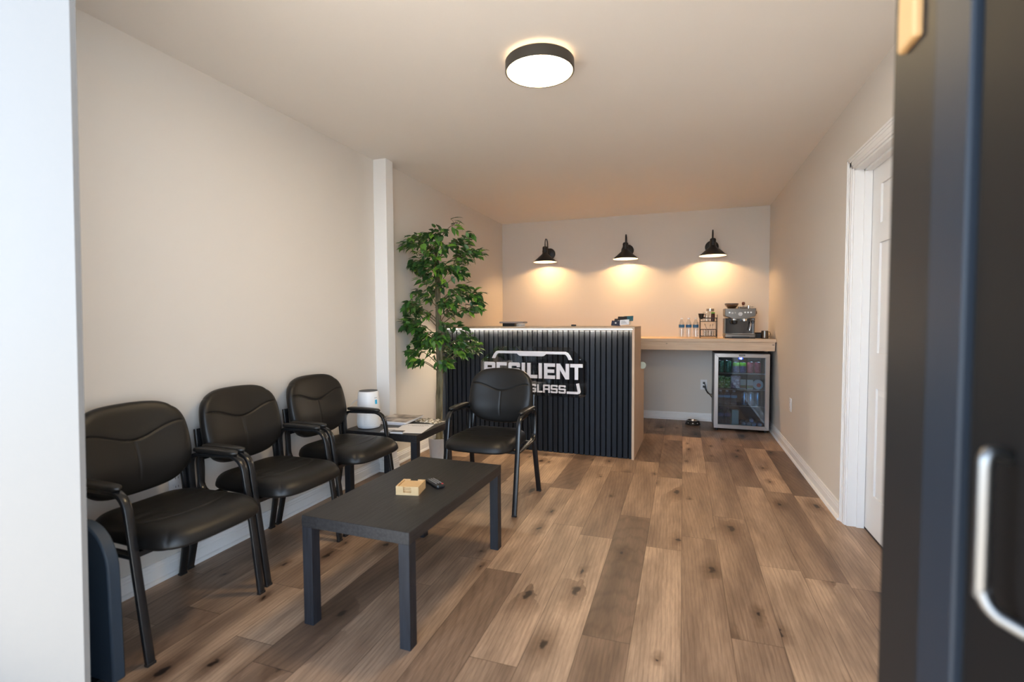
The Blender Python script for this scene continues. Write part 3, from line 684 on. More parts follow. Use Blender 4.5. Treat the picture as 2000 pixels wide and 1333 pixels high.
# --- sign on the desk front, built in the desk's frame
SG = thing('company_sign', 'clear acrylic company sign with raised white lettering on the slatted desk front', 'sign', (-0.384, 4.278, 0), -0.026)
def poly_obj(name, poly, y0, y1, m_, parent, bevel=None):
    return MB().prism(poly, y0, y1).build(name, m_, parent, smooth=False, bevel=bevel)
panel = [(-1.405, 0.815), (-1.247, 0.950), (-0.549, 0.948), (-0.403, 0.822), (-0.403, 0.548), (-0.420, 0.520), (-0.455, 0.508), (-1.350, 0.508), (-1.388, 0.520), (-1.405, 0.548)]
poly_obj('acrylic_panel', panel, -0.006, -0.002, M_acryl, SG)
LY0, LY1 = -0.016, -0.0062
arcp = [(-1.289, 0.840), (-1.268, 0.880), (-1.246, 0.905), (-1.228, 0.909), (-0.590, 0.909), (-0.568, 0.900), (-0.549, 0.876), (-0.530, 0.838), (-0.562, 0.838), (-0.575, 0.868), (-0.592, 0.886), (-0.768, 0.886), (-0.788, 0.869), (-0.800, 0.866), (-1.010, 0.866), (-1.022, 0.870), (-1.042, 0.887), (-1.222, 0.887), (-1.236, 0.880), (-1.257, 0.840)]
poly_obj('windscreen_emblem', arcp, LY0, LY1, M_letters, SG)
# stroke letters from rectangles and quads in a unit box (w, h), stroke t
def strokes(ch_, w_, h, t):
    c = t*0.35
    if ch_ == 'I': return [[(0,0),(w_,0),(w_,h),(0,h)]]
    if ch_ == 'L': return [[(0,0),(w_,0),(w_,t),(t,t),(t,h),(0,h)]]
    if ch_ == 'T': return [[(0,h-t),(w_/2-t/2,h-t),(w_/2-t/2,0),(w_/2+t/2,0),(w_/2+t/2,h-t),(w_,h-t),(w_,h),(0,h)]]
    if ch_ == 'E': 
        mz = (h-t)/2
        return [[(0,0),(w_,0),(w_,t),(t,t),(t,mz),(w_*0.92,mz),(w_*0.92,mz+t),(t,mz+t),(t,h-t),(w_,h-t),(w_,h),(0,h)]]
    if ch_ == 'S':
        mz = (h-t)/2
        return [[(c,0),(w_-c,0),(w_,c),(w_,mz+t-c),(w_-c,mz+t),(t,mz+t),(t,h-t),(w_-t,h-t),(w_-t,h-t*1.4),(w_,h-t*1.4),(w_,h-c),(w_-c,h),(c,h),(0,h-c),(0,mz+c),(c,mz),(w_-t,mz),(w_-t,t),(t,t),(t,t*1.4),(0,t*1.4),(0,c)]]
    if ch_ == 'N': return [[(0,0),(t,0),(t,h*0.62),(w_-t*1.05,0),(w_,0),(w_,h),(w_-t,h),(w_-t,h*0.38),(t*1.05,h),(0,h)]]
    if ch_ == 'R':
        mz = h*0.40
        return [[(0,0),(t,0),(t,h),(0,h)], [(t,h-t),(w_-t,h-t),(w_-t,h),(t,h)], [(t,mz),(w_-t,mz),(w_-t,mz+t),(t,mz+t)], [(w_-t,mz),(w_-c,mz),(w_,mz+c),(w_,h-c),(w_-c,h),(w_-t,h)], [(w_*0.42,mz),(w_-t*1.15,0),(w_,0),(w_*0.42+t*1.3,mz)]]
    if ch_ == 'A': 
        mz = h*0.36
        return [[(0,0),(t,0),(t,mz),(w_-t,mz),(w_-t,0),(w_,0),(w_,h-c),(w_-c,h),(c,h),(0,h-c)], 'hole', (t,mz+t,w_-t,h-t)]
    if ch_ == 'G': return [[(c,0),(w_-c,0),(w_,c),(w_,h*0.55),(w_*0.5,h*0.55),(w_*0.5,h*0.55-t),(w_-t,h*0.55-t),(w_-t,t),(t,t),(t,h-t),(w_-t,h-t),(w_-t,h-t*1.5),(w_,h-t*1.5),(w_,h-c),(w_-c,h),(c,h),(0,h-c),(0,c)]]
def letter(ch_, x0, x1, z0, z1, t):
    w_, h = x1-x0, z1-z0; b = MB(); st_ = strokes(ch_, w_, h, t)
    if ch_ == 'A':
        mz = h*0.36; c = t*0.35
        st_ = [[(0,0),(t,0),(t,h),(c,h),(0,h-c)], [(w_-t,0),(w_,0),(w_,h-c),(w_-c,h),(w_-t,h)], [(t,h-t),(w_-t,h-t),(w_-t,h),(t,h)], [(t,mz),(w_-t,mz),(w_-t,mz+t),(t,mz+t)]]
    for p in st_: b.prism([(x0+x, z0+z) for x, z in p], LY0, LY1)
    return b.build('letter', M_letters, SG, smooth=False)
for ch_, a, b in (('R',-1.366,-1.258),('E',-1.242,-1.143),('S',-1.126,-1.015),('I',-0.997,-0.967),('L',-0.944,-0.850),('I',-0.836,-0.807),('E',-0.786,-0.686),('N',-0.672,-0.558),('T',-0.547,-0.438)):
    letter(ch_, a, b, 0.667, 0.804, 0.030)
for ch_, a, b in (('G',-0.924,-0.862),('L',-0.850,-0.803),('A',-0.795,-0.733),('S',-0.724,-0.662),('S',-0.652,-0.589)):
    letter(ch_, a, b, 0.541, 0.613, 0.0135)
br = [(-0.578, 0.540), (-0.482, 0.540), (-0.462, 0.546), (-0.455, 0.562), (-0.470, 0.636), (-0.495, 0.631), (-0.481, 0.565), (-0.484, 0.560), (-0.578, 0.560)]
poly_obj('corner_bracket', br, LY0, LY1, M_letters, SG)
poly_obj('corner_bracket', [(-1.804-x, z) for x, z in br], LY0, LY1, M_letters, SG)
for x, z in ((-1.340, 0.842), (-0.465, 0.840), (-1.34, 0.545), (-0.465, 0.53)):
    MB().cyl((x, -0.010, z), (x, 0.0155, z), 0.006, seg=16).build('standoff_bolt', M_chrome, SG)

# things on the desk
def on_desk(x, y): # desk frame -> world
    c, s = math.cos(-0.026), math.sin(-0.026); return (-0.384+x*c-y*s, 4.278+x*s+y*c)
x, y = on_desk(-1.19, 0.30)
ms = thing('monitor_riser', 'flat grey tray raised on dark blocks at the left of the desk', 'tray', (x, y, DZ), -0.026)
MB().rbox(-0.125, 0.125, -0.06, 0.06, 0.030, 0.046, 0.004).build('tray_top', mat('taupe_plastic', (0.34, 0.30, 0.27), 0.5), ms)
MB().rbox(-0.095, 0.03, -0.05, 0.05, 0.0, 0.030, 0.002).build('base_block', M_blackpl, ms)
x, y = on_desk(-1.085, 0.21)
tr_ = thing('tape_roll', 'white roll of tape beside the grey tray on the desk', 'tape', (x, y, DZ), 0)
MB().lathe([(0.025, 0), (0.042, 0), (0.042, 0.026), (0.025, 0.026)], 40, cap0=False, cap1=False).add([], []).build('roll', mat('white_tape', (0.75, 0.72, 0.68), 0.5), tr_)
pm = MB()
for i in range(10):
    a = math.radians(-160+i*16); a1 = a+math.radians(9)
    pm.add([(0.0424*math.cos(a), 0.0424*math.sin(a), 0.008), (0.0424*math.cos(a1), 0.0424*math.sin(a1), 0.008), (0.0424*math.cos(a1), 0.0424*math.sin(a1), 0.018), (0.0424*math.cos(a), 0.0424*math.sin(a), 0.018)], [(0,1,2,3)])
pm.build('printed_marks', M_ink, tr_, smooth=False)
x, y = on_desk(-0.60, 0.34)
tag(MB().rbox(x-0.022, x+0.022, y-0.015, y+0.015, DZ, DZ+0.016, 0.004).build('small_black_box', M_blackpl), 'small black object lying alone in the middle of the desk ledge', 'box')
# business card rack
x, y = on_desk(-0.125, 0.16)
ck = thing('card_holder', 'clear tiered card holder at the right end of the desk', 'card holder', (x, y, DZ), -0.12)
cb_ = MB(); cb_.box(-0.095, 0.085, -0.05, 0.06, 0, 0.003)
for i, yy in enumerate((-0.035, -0.005, 0.025)):
    cb_.add([(-0.08+i*0.012, yy, 0.003+i*0.012), (0.08, yy, 0.003+i*0.012), (0.08, yy+0.02, 0.045+i*0.02), (-0.08+i*0.012, yy+0.02, 0.045+i*0.02)], [(0,1,2,3)])
cb_.build('acrylic_tiers', M_glassy, ck, smooth=False)
for i, (cx_, yy, zz, cc, rr_, nm, lb) in enumerate(((-0.048, -0.034, 0.006, (0.02, 0.03, 0.06), 0.05, 'business_card', 'dark navy card in the front tier of the card holder'),
      (0.030, -0.040, 0.014, (0.78, 0.78, 0.82), -0.06, 'business_card', 'white card standing at the front right of the card holder'),
      (-0.030, -0.005, 0.022, (0.025, 0.022, 0.022), 0.03, 'business_card', 'black card with a pale dot in the middle tier'),
      (-0.005, 0.024, 0.042, (0.012, 0.012, 0.014), 0.0, 'business_card', 'plain black card at the back left of the card holder'),
      (0.050, 0.027, 0.046, (0.02, 0.11, 0.14), -0.04, 'business_card', 'teal card at the back right of the card holder'))):
    W_, H_ = 0.080, 0.048; b = MB(); T = Matrix.Rotation(-0.12, 4, 'Z') @ Matrix.Translation((cx_, yy-0.003, zz)) @ Matrix.Rotation(rr_, 4, 'Y') @ Matrix.Rotation(math.radians(-24), 4, 'X')
    b.box(-W_/2, W_/2, -0.004, -0.001, 0, H_, T)
    if i == 1:
        b.cur = 1
        for r_ in range(3): b.box(-W_/2+0.012, W_/2-0.02-r_*0.008, -0.0044, -0.004, 0.014+r_*0.010, 0.0165+r_*0.010, T)
    if i in (0, 2):
        b.cur = 1; b.box(-0.010, 0.004, -0.0044, -0.004, 0.020, 0.032, T)
    mk = mat('card_%s' % ('navy', 'white', 'black', 'jet', 'teal')[i], cc, 0.4)
    o = b.build(nm, [mk, M_ink if i == 1 else M_paper], smooth=False); o.location = (x, y, DZ); tag(o, lb, 'card', 'cards in the desk card holder')
# pale round thing on the low work surface behind the end panel
x, y = on_desk(0.006, 0.60)
rl = MB(); rl.cyl((x-0.045, y, 0.72+0.034), (x+0.022, y+0.0, 0.72+0.034), 0.034, seg=40)
gl_m = mat('pale_green_roll', (0.66, 0.80, 0.70), 0.5)
tt_ = MB(); tt_.lathe([(0.0, 0.0), (0.030, 0.0), (0.033, 0.004), (0.033, 0.020), (0.030, 0.024), (0.0, 0.024)], 40, Matrix.Rotation(PI/2, 4, 'X'), cap0=False, cap1=False)
o = tt_.build('round_disc', gl_m); o.location = (x+0.0, y, 0.72+0.0335)
tag(o, 'pale green disc standing at the end of the low desk surface', 'disc')
# wall device behind the desk
wd = thing('wall_device', 'small dark boxy device on the left wall behind the plant', 'wall device', (XL2, 5.15, 1.262), 0)
MB().rbox(0, 0.062, -0.05, 0.05, 0, 0.062, 0.004).build('body', mat('slate_plastic', (0.06, 0.07, 0.08), 0.4), wd)
MB().rbox(0.004, 0.058, -0.054, -0.049, 0.014, 0.034, 0.002).build('screen', mat('teal_grey_screen', (0.16, 0.24, 0.25), 0.3), wd)
MB().rbox(0.008, 0.054, -0.04, 0.04, 0.062, 0.078, 0.004).build('cap', M_blackpl, wd)

# ================================================================== counter at the back
CT, CY = 0.981, 5.655
ctp = thing('worktop', 'knotty pine worktop with a deep front apron along the back wall', 'counter', (0, 0, 0))
MB().box(XL2+0.002, XR-0.002, CY-0.012, YB-0.001, CT-0.034, CT).build('counter_top', M_pine, ctp, bevel=0.002)
MB().box(XL2+0.002, XR-0.012, CY, CY+0.038, CT-0.124, CT-0.035).build('apron', M_pine, ctp, bevel=0.002)
MB().box(XL2+0.002, XR-0.012, YB-0.04, YB-0.001, CT-0.124, CT-0.035).build('wall_cleat', M_pine, ctp)

# ---- espresso machine
EM = thing('espresso_machine', 'stainless steel espresso machine on the pine worktop', 'coffee machine', (0.570, 5.93, CT), 0.0)
W2 = 0.150; yf = -0.165
bd = MB()
bd.rbox(-W2, W2, yf-0.005, 0.14, 0.010, 0.048, 0.006)                                  # drip tray housing
bd.rbox(-W2+0.006, W2-0.006, -0.045, 0.14, 0.048, 0.215, 0.004)                        # rear body
bd.rbox(-W2, -W2+0.014, -0.09, 0.14, 0.05, 0.215, 0.004); bd.rbox(W2-0.014, W2, -0.09, 0.14, 0.05, 0.215, 0.004)
bd.build('housing', M_msteel, EM)
MB().box(-W2+0.016, W2-0.016, -0.049, -0.0455, 0.053, 0.212).build('splash_panel', mat('dark_mirror_steel', (0.13, 0.13, 0.135), 0.12, 1.0), EM, smooth=False)
hp = [(-W2, 0.318), (-W2, 0.245), (-W2+0.012, 0.232), (-W2+0.045, 0.226), (-W2+0.075, 0.206), (W2-0.075, 0.206), (W2-0.045, 0.226), (W2-0.012, 0.232), (W2, 0.245), (W2, 0.318)]
MB().prism(hp, yf+0.005, 0.14).build('control_panel', M_msteel, EM, bevel=0.004)
MB().box(-W2+0.012, W2-0.012, yf+0.004, -0.05, 0.0485, 0.052).build('drip_grille', M_chrome, EM)
MB().box(-0.080, 0.090, yf-0.0065, yf-0.004, 0.010, 0.021).build('tray_notch', M_blackpl, EM)
MB().box(-W2+0.004, W2-0.004, yf, 0.13, 0.0, 0.010).build('foot_base', M_blackpl, EM)
gp = MB(); gp.lathe([(0.030, 0), (0.030, -0.022), (0.028, -0.024)], 32, Matrix.Translation((0.045, -0.105, 0.208))); gp.build('group_head', M_chrome, EM)
gp = MB(); gp.lathe([(0.028, 0), (0.036, -0.006), (0.036, -0.016), (0.030, -0.040), (0.020, -0.046)], 32, Matrix.Translation((-0.055, -0.105, 0.195))); gp.cyl((-0.055, -0.105, 0.180), (-0.055, -0.19, 0.172), 0.010, 0.012); gp.build('grinder_cradle', M_blackpl, EM)
gp = MB(); gp.lathe([(0.024, 0), (0.024, -0.018)], 24, Matrix.Translation((-0.055, -0.105, 0.212))); gp.build('grinder_outlet', M_chrome, EM)
sw = MB(); sw.tube([(0.098, -0.10, 0.21), (0.106, -0.125, 0.185), (0.104, -0.135, 0.14), (0.092, -0.140, 0.085)], 0.0045, 10); sw.build('steam_wand', M_chrome, EM)
sw = MB(); sw.tube([(0.106, -0.13, 0.182), (0.115, -0.135, 0.16), (0.135, -0.135, 0.165), (0.138, -0.135, 0.18), (0.12, -0.135, 0.188)], 0.005, 8); sw.build('wand_grip', M_blackpl, EM)
fy = yf+0.004
MB().cyl((0.0, fy, 0.258), (0.0, fy-0.008, 0.258), 0.021, seg=32).build('pressure_gauge', M_chrome, EM)
MB().cyl((0.0, fy-0.008, 0.258), (0.0, fy-0.0088, 0.258), 0.0165, seg=32).build('gauge_face', mat('gauge_white', (0.75, 0.75, 0.73), 0.4), EM)
kn = MB(); kn.cyl((-0.078, fy, 0.270), (-0.078, fy-0.014, 0.270), 0.0125, 0.011, 24); kn.cyl((-0.048, fy, 0.272), (-0.048, fy-0.006, 0.272), 0.007, seg=16); kn.build('grind_knob', M_chrome, EM)
for bxn in (-0.105, 0.046, 0.074, 0.102):
    MB().cyl((bxn, fy, 0.275), (bxn, fy-0.005, 0.275), 0.0085, seg=20).build('push_button', mat('lit_button', (0.85, 0.83, 0.78), 0.3, 0.6), EM)
MB().cyl((W2, -0.06, 0.275), (W2+0.020, -0.06, 0.275), 0.016, seg=24).build('steam_dial', M_msteel, EM)
hopp = MB().lathe([(0.040, 0.318), (0.042, 0.326), (0.064, 0.352), (0.068, 0.362), (0.068, 0.366)], 40, Matrix.Translation((-0.072, 0.0, 0)), cap0=True, cap1=False).build('bean_hopper', clear('smoked_plastic', (0.35, 0.28, 0.24), 0.1, 0.05, 0.5), EM)
MB().lathe([(0.0, 0.366), (0.070, 0.366), (0.070, 0.373), (0.064, 0.376), (0.0, 0.376)], 40, Matrix.Translation((-0.072, 0.0, 0)), cap0=False, cap1=False).build('hopper_lid', M_blackpl, hopp)
MB().lathe([(0.036, 0.320), (0.040, 0.328), (0.052, 0.342), (0.0, 0.345)], 32, Matrix.Translation((-0.072, 0.0, 0)), cap1=False).build('coffee_beans', mat('coffee_beans', (0.06, 0.03, 0.015), 0.5), hopp)
rl = MB(); rl.tube([(-0.005, -0.10, 0.334), (0.13, -0.10, 0.334), (0.13, 0.10, 0.334), (-0.005, 0.10, 0.334), (-0.005, -0.10, 0.334)], 0.003, 8)
rl.build('cup_rail', M_chrome, EM)
# things on the machine's cup warmer
tp = thing('tamper', 'coffee tamper with a brown wooden knob on top of the machine', 'tamper', (0.570+0.042, 5.90, CT+0.3185))
MB().lathe([(0.024, 0), (0.026, 0.003), (0.026, 0.018), (0.012, 0.024), (0.008, 0.034)], 32).build('tamper_base', M_chrome, tp)
MB().lathe([(0.008, 0.034), (0.014, 0.040), (0.017, 0.052), (0.0165, 0.062), (0.011, 0.070), (0.0, 0.072)], 32, cap1=False).build('handle', mat('red_brown_wood', (0.10, 0.03, 0.02), 0.35), tp)
tag(MB().lathe([(0.014, 0.0), (0.016, 0.002), (0.016, 0.030), (0.0, 0.031)], 24, Matrix.Translation((0.570+0.092, 5.89, CT+0.3185)), cap1=False).build('shot_cup', M_chrome), 'small chrome cup at the right on top of the machine', 'cup')
for dx_, lb in ((0.005, 'small chrome basket left of the tamper on the machine'), (0.070, 'small chrome basket between the tamper and the cup')):
    tag(MB().lathe([(0.012, 0.0), (0.0145, 0.002), (0.0155, 0.020), (0.0165, 0.022), (0.0145, 0.022), (0.0135, 0.003), (0.0, 0.003)], 24, Matrix.Translation((0.570+dx_, 5.93, CT+0.3185)), cap1=False).build('filter_basket', M_chrome), lb, 'filter basket')
# milk pitcher and black box
pi = thing('milk_pitcher', 'stainless steel milk pitcher at the right end of the worktop', 'pitcher', (0.810, 5.80, CT))
MB().lathe([(0.030, 0), (0.036, 0.003), (0.037, 0.010), (0.034, 0.060), (0.0325, 0.082), (0.0315, 0.082), (0.0325, 0.060), (0.034, 0.006), (0.0, 0.005)], 40, cap1=False).build('body', M_msteel, pi)
MB().tube([(0.030, 0.010, 0.070), (0.050, 0.02, 0.068), (0.055, 0.022, 0.045), (0.048, 0.018, 0.020), (0.034, 0.012, 0.018)], 0.0035, 8).build('handle', M_msteel, pi)
kbx = thing('knock_box', 'black knock box with a bar between the machine and the pitcher', 'knock box', (0.768, 5.94, CT))
k_ = MB(); k_.box(-0.034, 0.034, -0.05, 0.05, 0, 0.004)
for a in ((-0.034,-0.031,-0.05,0.05),(0.031,0.034,-0.05,0.05),(-0.034,0.034,-0.05,-0.047),(-0.034,0.034,0.047,0.05)): k_.box(*a, 0.004, 0.048)
k_.build('box', M_blackpl, kbx); MB().cyl((-0.038, -0.02, 0.055), (0.038, -0.02, 0.055), 0.006).build('knock_bar', M_blackpl, kbx)

# ---- two tier wire rack
RX, RY = 0.262, 5.90
rk = thing('wire_rack', 'black two tier wire rack left of the espresso machine', 'rack', (RX, RY, CT))
wr_ = MB(); a_, b_ = 0.085, 0.085
for sx_ in (-1, 1):
    wr_.tube([(sx_*a_, -b_, 0), (sx_*a_, -b_, 0.255)], 0.0032); wr_.tube([(sx_*a_, b_, 0), (sx_*a_, b_, 0.215)], 0.0032)
for z in (0.215, 0.255) : wr_.tube([(-a_, -b_, z), (a_, -b_, z)], 0.0025) if z == 0.215 else None
wr_.build('upright', M_blackpl, rk)
def tray(name, z, zh, parent, ins=0.0):
    g = MB(); A, B_ = a_-ins, b_-ins
    for zz in (z, z+zh): g.tube([(-A, -B_, zz), (A, -B_, zz), (A, B_, zz), (-A, B_, zz), (-A, -B_, zz)], 0.0028)
    for i in range(7):
        xx = -A+2*A*i/6; g.tube([(xx, -B_, z+zh), (xx, -B_, z), (xx, B_, z), (xx, B_, z+zh)], 0.0012, 6)
    for i in range(5):
        yy = -B_+2*B_*i/4; g.tube([(-A, yy, z+zh), (-A, yy, z), (A, yy, z), (A, yy, z+zh)], 0.0012, 6)
    g.box(-A, A, -B_, B_, z-0.003, z-0.001)
    return g.build(name, M_blackpl, parent)
tray('upper_basket', 0.180, 0.040, rk); tray('lower_basket', 0.018, 0.075, rk, 0.006)
# contents of the rack
U0 = CT+0.1835
js = thing('glass_jar', 'tall ribbed glass jar with a steel lid on the upper rack', 'jar', (RX-0.020, RY-0.010, U0))
MB().lathe([(0.026, 0), (0.030, 0.004), (0.031, 0.06), (0.036, 0.075), (0.040, 0.095), (0.040, 0.104)], 24, cap1=False).build('jar', M_glassy, js, angle=10)
j2 = thing('glass_jar', 'wide glass jar with a brushed steel lid at the back of the upper rack', 'jar', (RX+0.020, RY+0.046, U0))
MB().lathe([(0.032, 0), (0.036, 0.004), (0.036, 0.085), (0.034, 0.092)], 32, cap1=False).build('jar', M_glassy, j2)
MB().lathe([(0.040, 0.112), (0.040, 0.136), (0.038, 0.138), (0.0, 0.138)], 40, cap1=False).build('lid', M_steel, j2)
MB().lathe([(0.034, 0.0925), (0.038, 0.112)], 40).build('jar_neck', M_glassy, j2)
j3 = thing('spice_jar', 'dark jar with a bright green lid on the upper rack', 'jar', (RX+0.046, RY-0.022, U0))
MB().lathe([(0.017, 0), (0.019, 0.002), (0.019, 0.078), (0.016, 0.084)], 24).build('jar', mat('dark_red_glass', (0.06, 0.012, 0.012), 0.2), j3)
MB().lathe([(0.0185, 0.0845), (0.0185, 0.098), (0.0, 0.099)], 24, cap1=False).build('lid', mat('lime_lid', (0.10, 0.42, 0.02), 0.4), j3)
# black scoops hanging at the left of the rack
pc = thing('black_pitcher', 'matte black milk jug hooked on the left of the rack', 'jug', (RX-0.078, RY-0.105, CT+0.205))
MB().lathe([(0.010, 0.0), (0.018, 0.006), (0.027, 0.038), (0.031, 0.062), (0.029, 0.062), (0.025, 0.038), (0.014, 0.008)], 28, cap1=False).build('cup', M_blackpl, pc)
MB().tube([(0.027, 0.006, 0.056), (0.045, 0.012, 0.052), (0.043, 0.012, 0.02), (0.022, 0.005, 0.022)], 0.004, 8).build('handle', M_blackpl, pc)
for i, (dx_, dy_, lb) in enumerate(((-0.040, -0.03, 'clear glass tumbler at the left in the lower rack basket'), (0.015, -0.035, 'clear glass tumbler in the middle of the lower rack basket'), (0.045, 0.025, 'clear glass tumbler at the back right of the lower rack basket'), (-0.020, 0.030, 'clear glass tumbler at the back left of the lower rack basket'))):
    g = MB().lathe([(0.018, 0), (0.021, 0.002), (0.025, 0.062), (0.0238, 0.062), (0.0200, 0.005), (0.0, 0.005)], 28, cap1=False).build('glass_tumbler', M_glassy)
    g.location = (RX+dx_, RY+dy_, CT+0.0195); tag(g, lb, 'glass', 'glasses in the lower rack basket')
for i, (x0_, y0_, x1_, y1_, z1_, lb) in enumerate(((0.012, -0.038, -0.035, -0.030, 0.145, 'silver spoon leaning left in the lower rack basket'), (0.030, -0.018, 0.045, -0.02, 0.143, 'silver spoon leaning right in the lower rack basket'), (0.0, 0.02, 0.022, 0.015, 0.135, 'silver spoon behind the other two in the lower rack basket'))):
    b = MB(); p0 = Vector((x0_, y0_, 0.03)); p1 = Vector((x1_, y1_, z1_)); b.tube([p0, p0.lerp(p1, 0.5), p1], 0.0022, 8)
    T = Matrix.Translation(p1) @ (p1-p0).to_track_quat('Z', 'Y').to_matrix().to_4x4() @ Matrix.Diagonal((1, 0.45, 1.5, 1))
    b.lathe([(0.0, -0.009), (0.006, -0.006), (0.009, 0.0), (0.006, 0.006), (0.0, 0.009)], 14, T, False, False)
    o = b.build('spoon', M_chrome); o.location = (RX, RY, CT); tag(o, lb, 'spoon', 'spoons in the rack')

# ---- water bottles on the worktop
def water_bottle(label, loc, band=(0.03, 0.14, 0.30), h=0.205, group='water bottles on the worktop', scale=1.0, cap=(0.8, 0.82, 0.85)):
    t = thing('water_bottle', label, 'bottle', loc, 0, group)
    prof = [(0.022, 0), (0.029, 0.003), (0.031, 0.012)]
    for k in range(5): prof += [(0.0295, 0.022+k*0.018), (0.031, 0.031+k*0.018)]
    prof += [(0.031, 0.150), (0.027, 0.170), (0.018, 0.188), (0.0125, 0.197), (0.0125, 0.207)]
    prof = [(r_*scale, z*h/0.222) for r_, z in prof]
    MB().lathe(prof, 28, cap1=False).build('bottle', M_pet, t)
    MB().lathe([(0.0135*scale, 0.205*h/0.222), (0.0140*scale, 0.2055*h/0.222), (0.0140*scale, h), (0.0, h)], 20, cap1=False).build('cap', mat('cap_%d' % int(cap[0]*100), cap, 0.4), t)
    MB().lathe([(0.0316*scale, 0.112*h/0.222), (0.0316*scale, 0.145*h/0.222)], 28, cap0=False, cap1=False).build('label', mat('label_%d_%d' % (band[0]*100, band[2]*100), band, 0.4), t)
    return t
wb = water_bottle('clear water bottle, left of the three on the worktop', (-0.016, 5.98, CT), h=0.222)
lbn = [c for c in wb.children if c.name.startswith('label')][0]
dup(wb, (0.060, 5.985, CT), 0.9, 'clear water bottle, middle of the three on the worktop')
dup(wb, (0.133, 5.94, CT), 2.0, 'clear water bottle beside the wire rack, right of the three')

# ================================================================== beverage cooler
FX0, FX1, FY0, FY1, FZ0, FZ1 = 0.318, 0.848, 5.690, 6.135, 0.020, 0.828
FR = thing('beverage_cooler', 'small beverage cooler with a stainless framed glass door under the worktop', 'fridge', ((FX0+FX1)/2, FY0, 0))
hw_ = (FX1-FX0)/2; dp = FY1-FY0
M_liner = mat('cooler_liner', (0.035, 0.038, 0.042), 0.5)
cab = MB()
cab.box(-hw_, -hw_+0.03, 0.045, dp, FZ0, FZ1); cab.box(hw_-0.03, hw_, 0.045, dp, FZ0, FZ1)
cab.box(-hw_+0.03, hw_-0.03, dp-0.03, dp, FZ0, FZ1); cab.box(-hw_+0.03, hw_-0.03, 0.045, dp-0.03, FZ1-0.035, FZ1); cab.box(-hw_+0.03, hw_-0.03, 0.045, dp-0.03, FZ0, FZ0+0.03)
cab.build('cabinet', mat('black_cabinet', (0.02, 0.02, 0.022), 0.4), FR, smooth=False)
fw_ = 0.040; dr = MB()
O = [(-hw_, FZ0+0.008), (hw_, FZ0+0.008), (hw_, FZ1-0.004), (-hw_, FZ1-0.004)]; I_ = [(-hw_+fw_, FZ0+0.008+fw_), (hw_-fw_, FZ0+0.008+fw_), (hw_-fw_, FZ1-0.004-fw_), (-hw_+fw_, FZ1-0.004-fw_)]
for i in range(4):
    j = (i+1) % 4; q = [O[i], O[j], I_[j], I_[i]]
    dr.prism(q, 0.0, 0.040)
door = dr.build('door_frame', M_steel, FR, smooth=False, bevel=0.002)
M_fglass = clear('cooler_glass', (0.62, 0.72, 0.80), 0.10, 0.015, 0.35, (0.8, 0.9, 1.0))
MB().box(-hw_+fw_-0.004, hw_-fw_+0.004, 0.020, 0.026, FZ0+fw_, FZ1-fw_).build('door_glass', M_fglass, door, smooth=False)
MB().rbox(-0.028, 0.030, -0.0015, 0.002, FZ1-0.027, FZ1-0.013, 0.001).build('badge', M_blackpl, door)
bt = MB()
for i in range(7): bt.box(-0.022+i*0.0068, -0.018+i*0.0068, -0.0022, -0.0014, FZ1-0.023, FZ1-0.017)
bt.build('badge_lettering', mat('grey_badge_text', (0.5, 0.5, 0.5), 0.4), door, smooth=False)
dsp = MB().lathe([(0.0, 0.0), (0.022, 0.0)], 32, Matrix.Translation((-0.008, 0.0185, FZ1-0.055)) @ Matrix.Rotation(PI/2, 4, 'X') @ Matrix.Diagonal((1, 0.5, 1, 1)), False, False).build('display', emis('blue_display', (0.03, 0.08, 0.9), 2.2), FR)
sg_ = MB()
def seg7(x0_, dig):
    W_, H_ = 0.007, 0.006
    S_ = {'4': 'bcfg', '2': 'abged'}[dig]; L_ = {'a': (0, H_*2, W_, H_*2), 'g': (0, H_, W_, H_), 'd': (0, 0, W_, 0), 'b': (W_, H_, W_, 2*H_), 'c': (W_, 0, W_, H_), 'f': (0, H_, 0, 2*H_), 'e': (0, 0, 0, H_)}
    for k_ in S_:
        a, b, c, d = L_[k_]; sg_.box(x0_+a-0.001, x0_+c+0.001, 0.017, 0.0175, FZ1-0.061+b-0.001, FZ1-0.061+d+0.001)
seg7(-0.019, '4'); seg7(-0.006, '2')
sg_.build('digits', emis('white_digits', (0.8, 0.85, 1.0), 2.5), dsp, smooth=False)
for z in (0.613, 0.441, 0.267):
    s_ = MB(); s_.box(-hw_+0.03, hw_-0.03, 0.052, 0.056, z-0.006, z+0.002); s_.box(-hw_+0.03, hw_-0.03, dp-0.04, dp-0.036, z-0.004, z)
    for i in range(24):
        xx = -hw_+0.035+(2*hw_-0.07)*i/23; s_.box(xx-0.0012, xx+0.0012, 0.056, dp-0.04, z-0.003, z)
    s_.build('shelf', M_chrome, FR, smooth=False)
for x_, y_ in ((-hw_+0.03, 0.05), (hw_-0.03, 0.05), (-hw_+0.03, dp-0.04), (hw_-0.03, dp-0.04)):
    MB().cyl((x_, y_, 0), (x_, y_, FZ0), 0.014).build('foot', M_blackpl, FR)
MB().box(-0.09, 0.09, 0.06, 0.075, FZ1-0.042, FZ1-0.0355).build('interior_lamp', emis('cooler_lamp', (0.75, 0.88, 1.0), 18.0), FR)
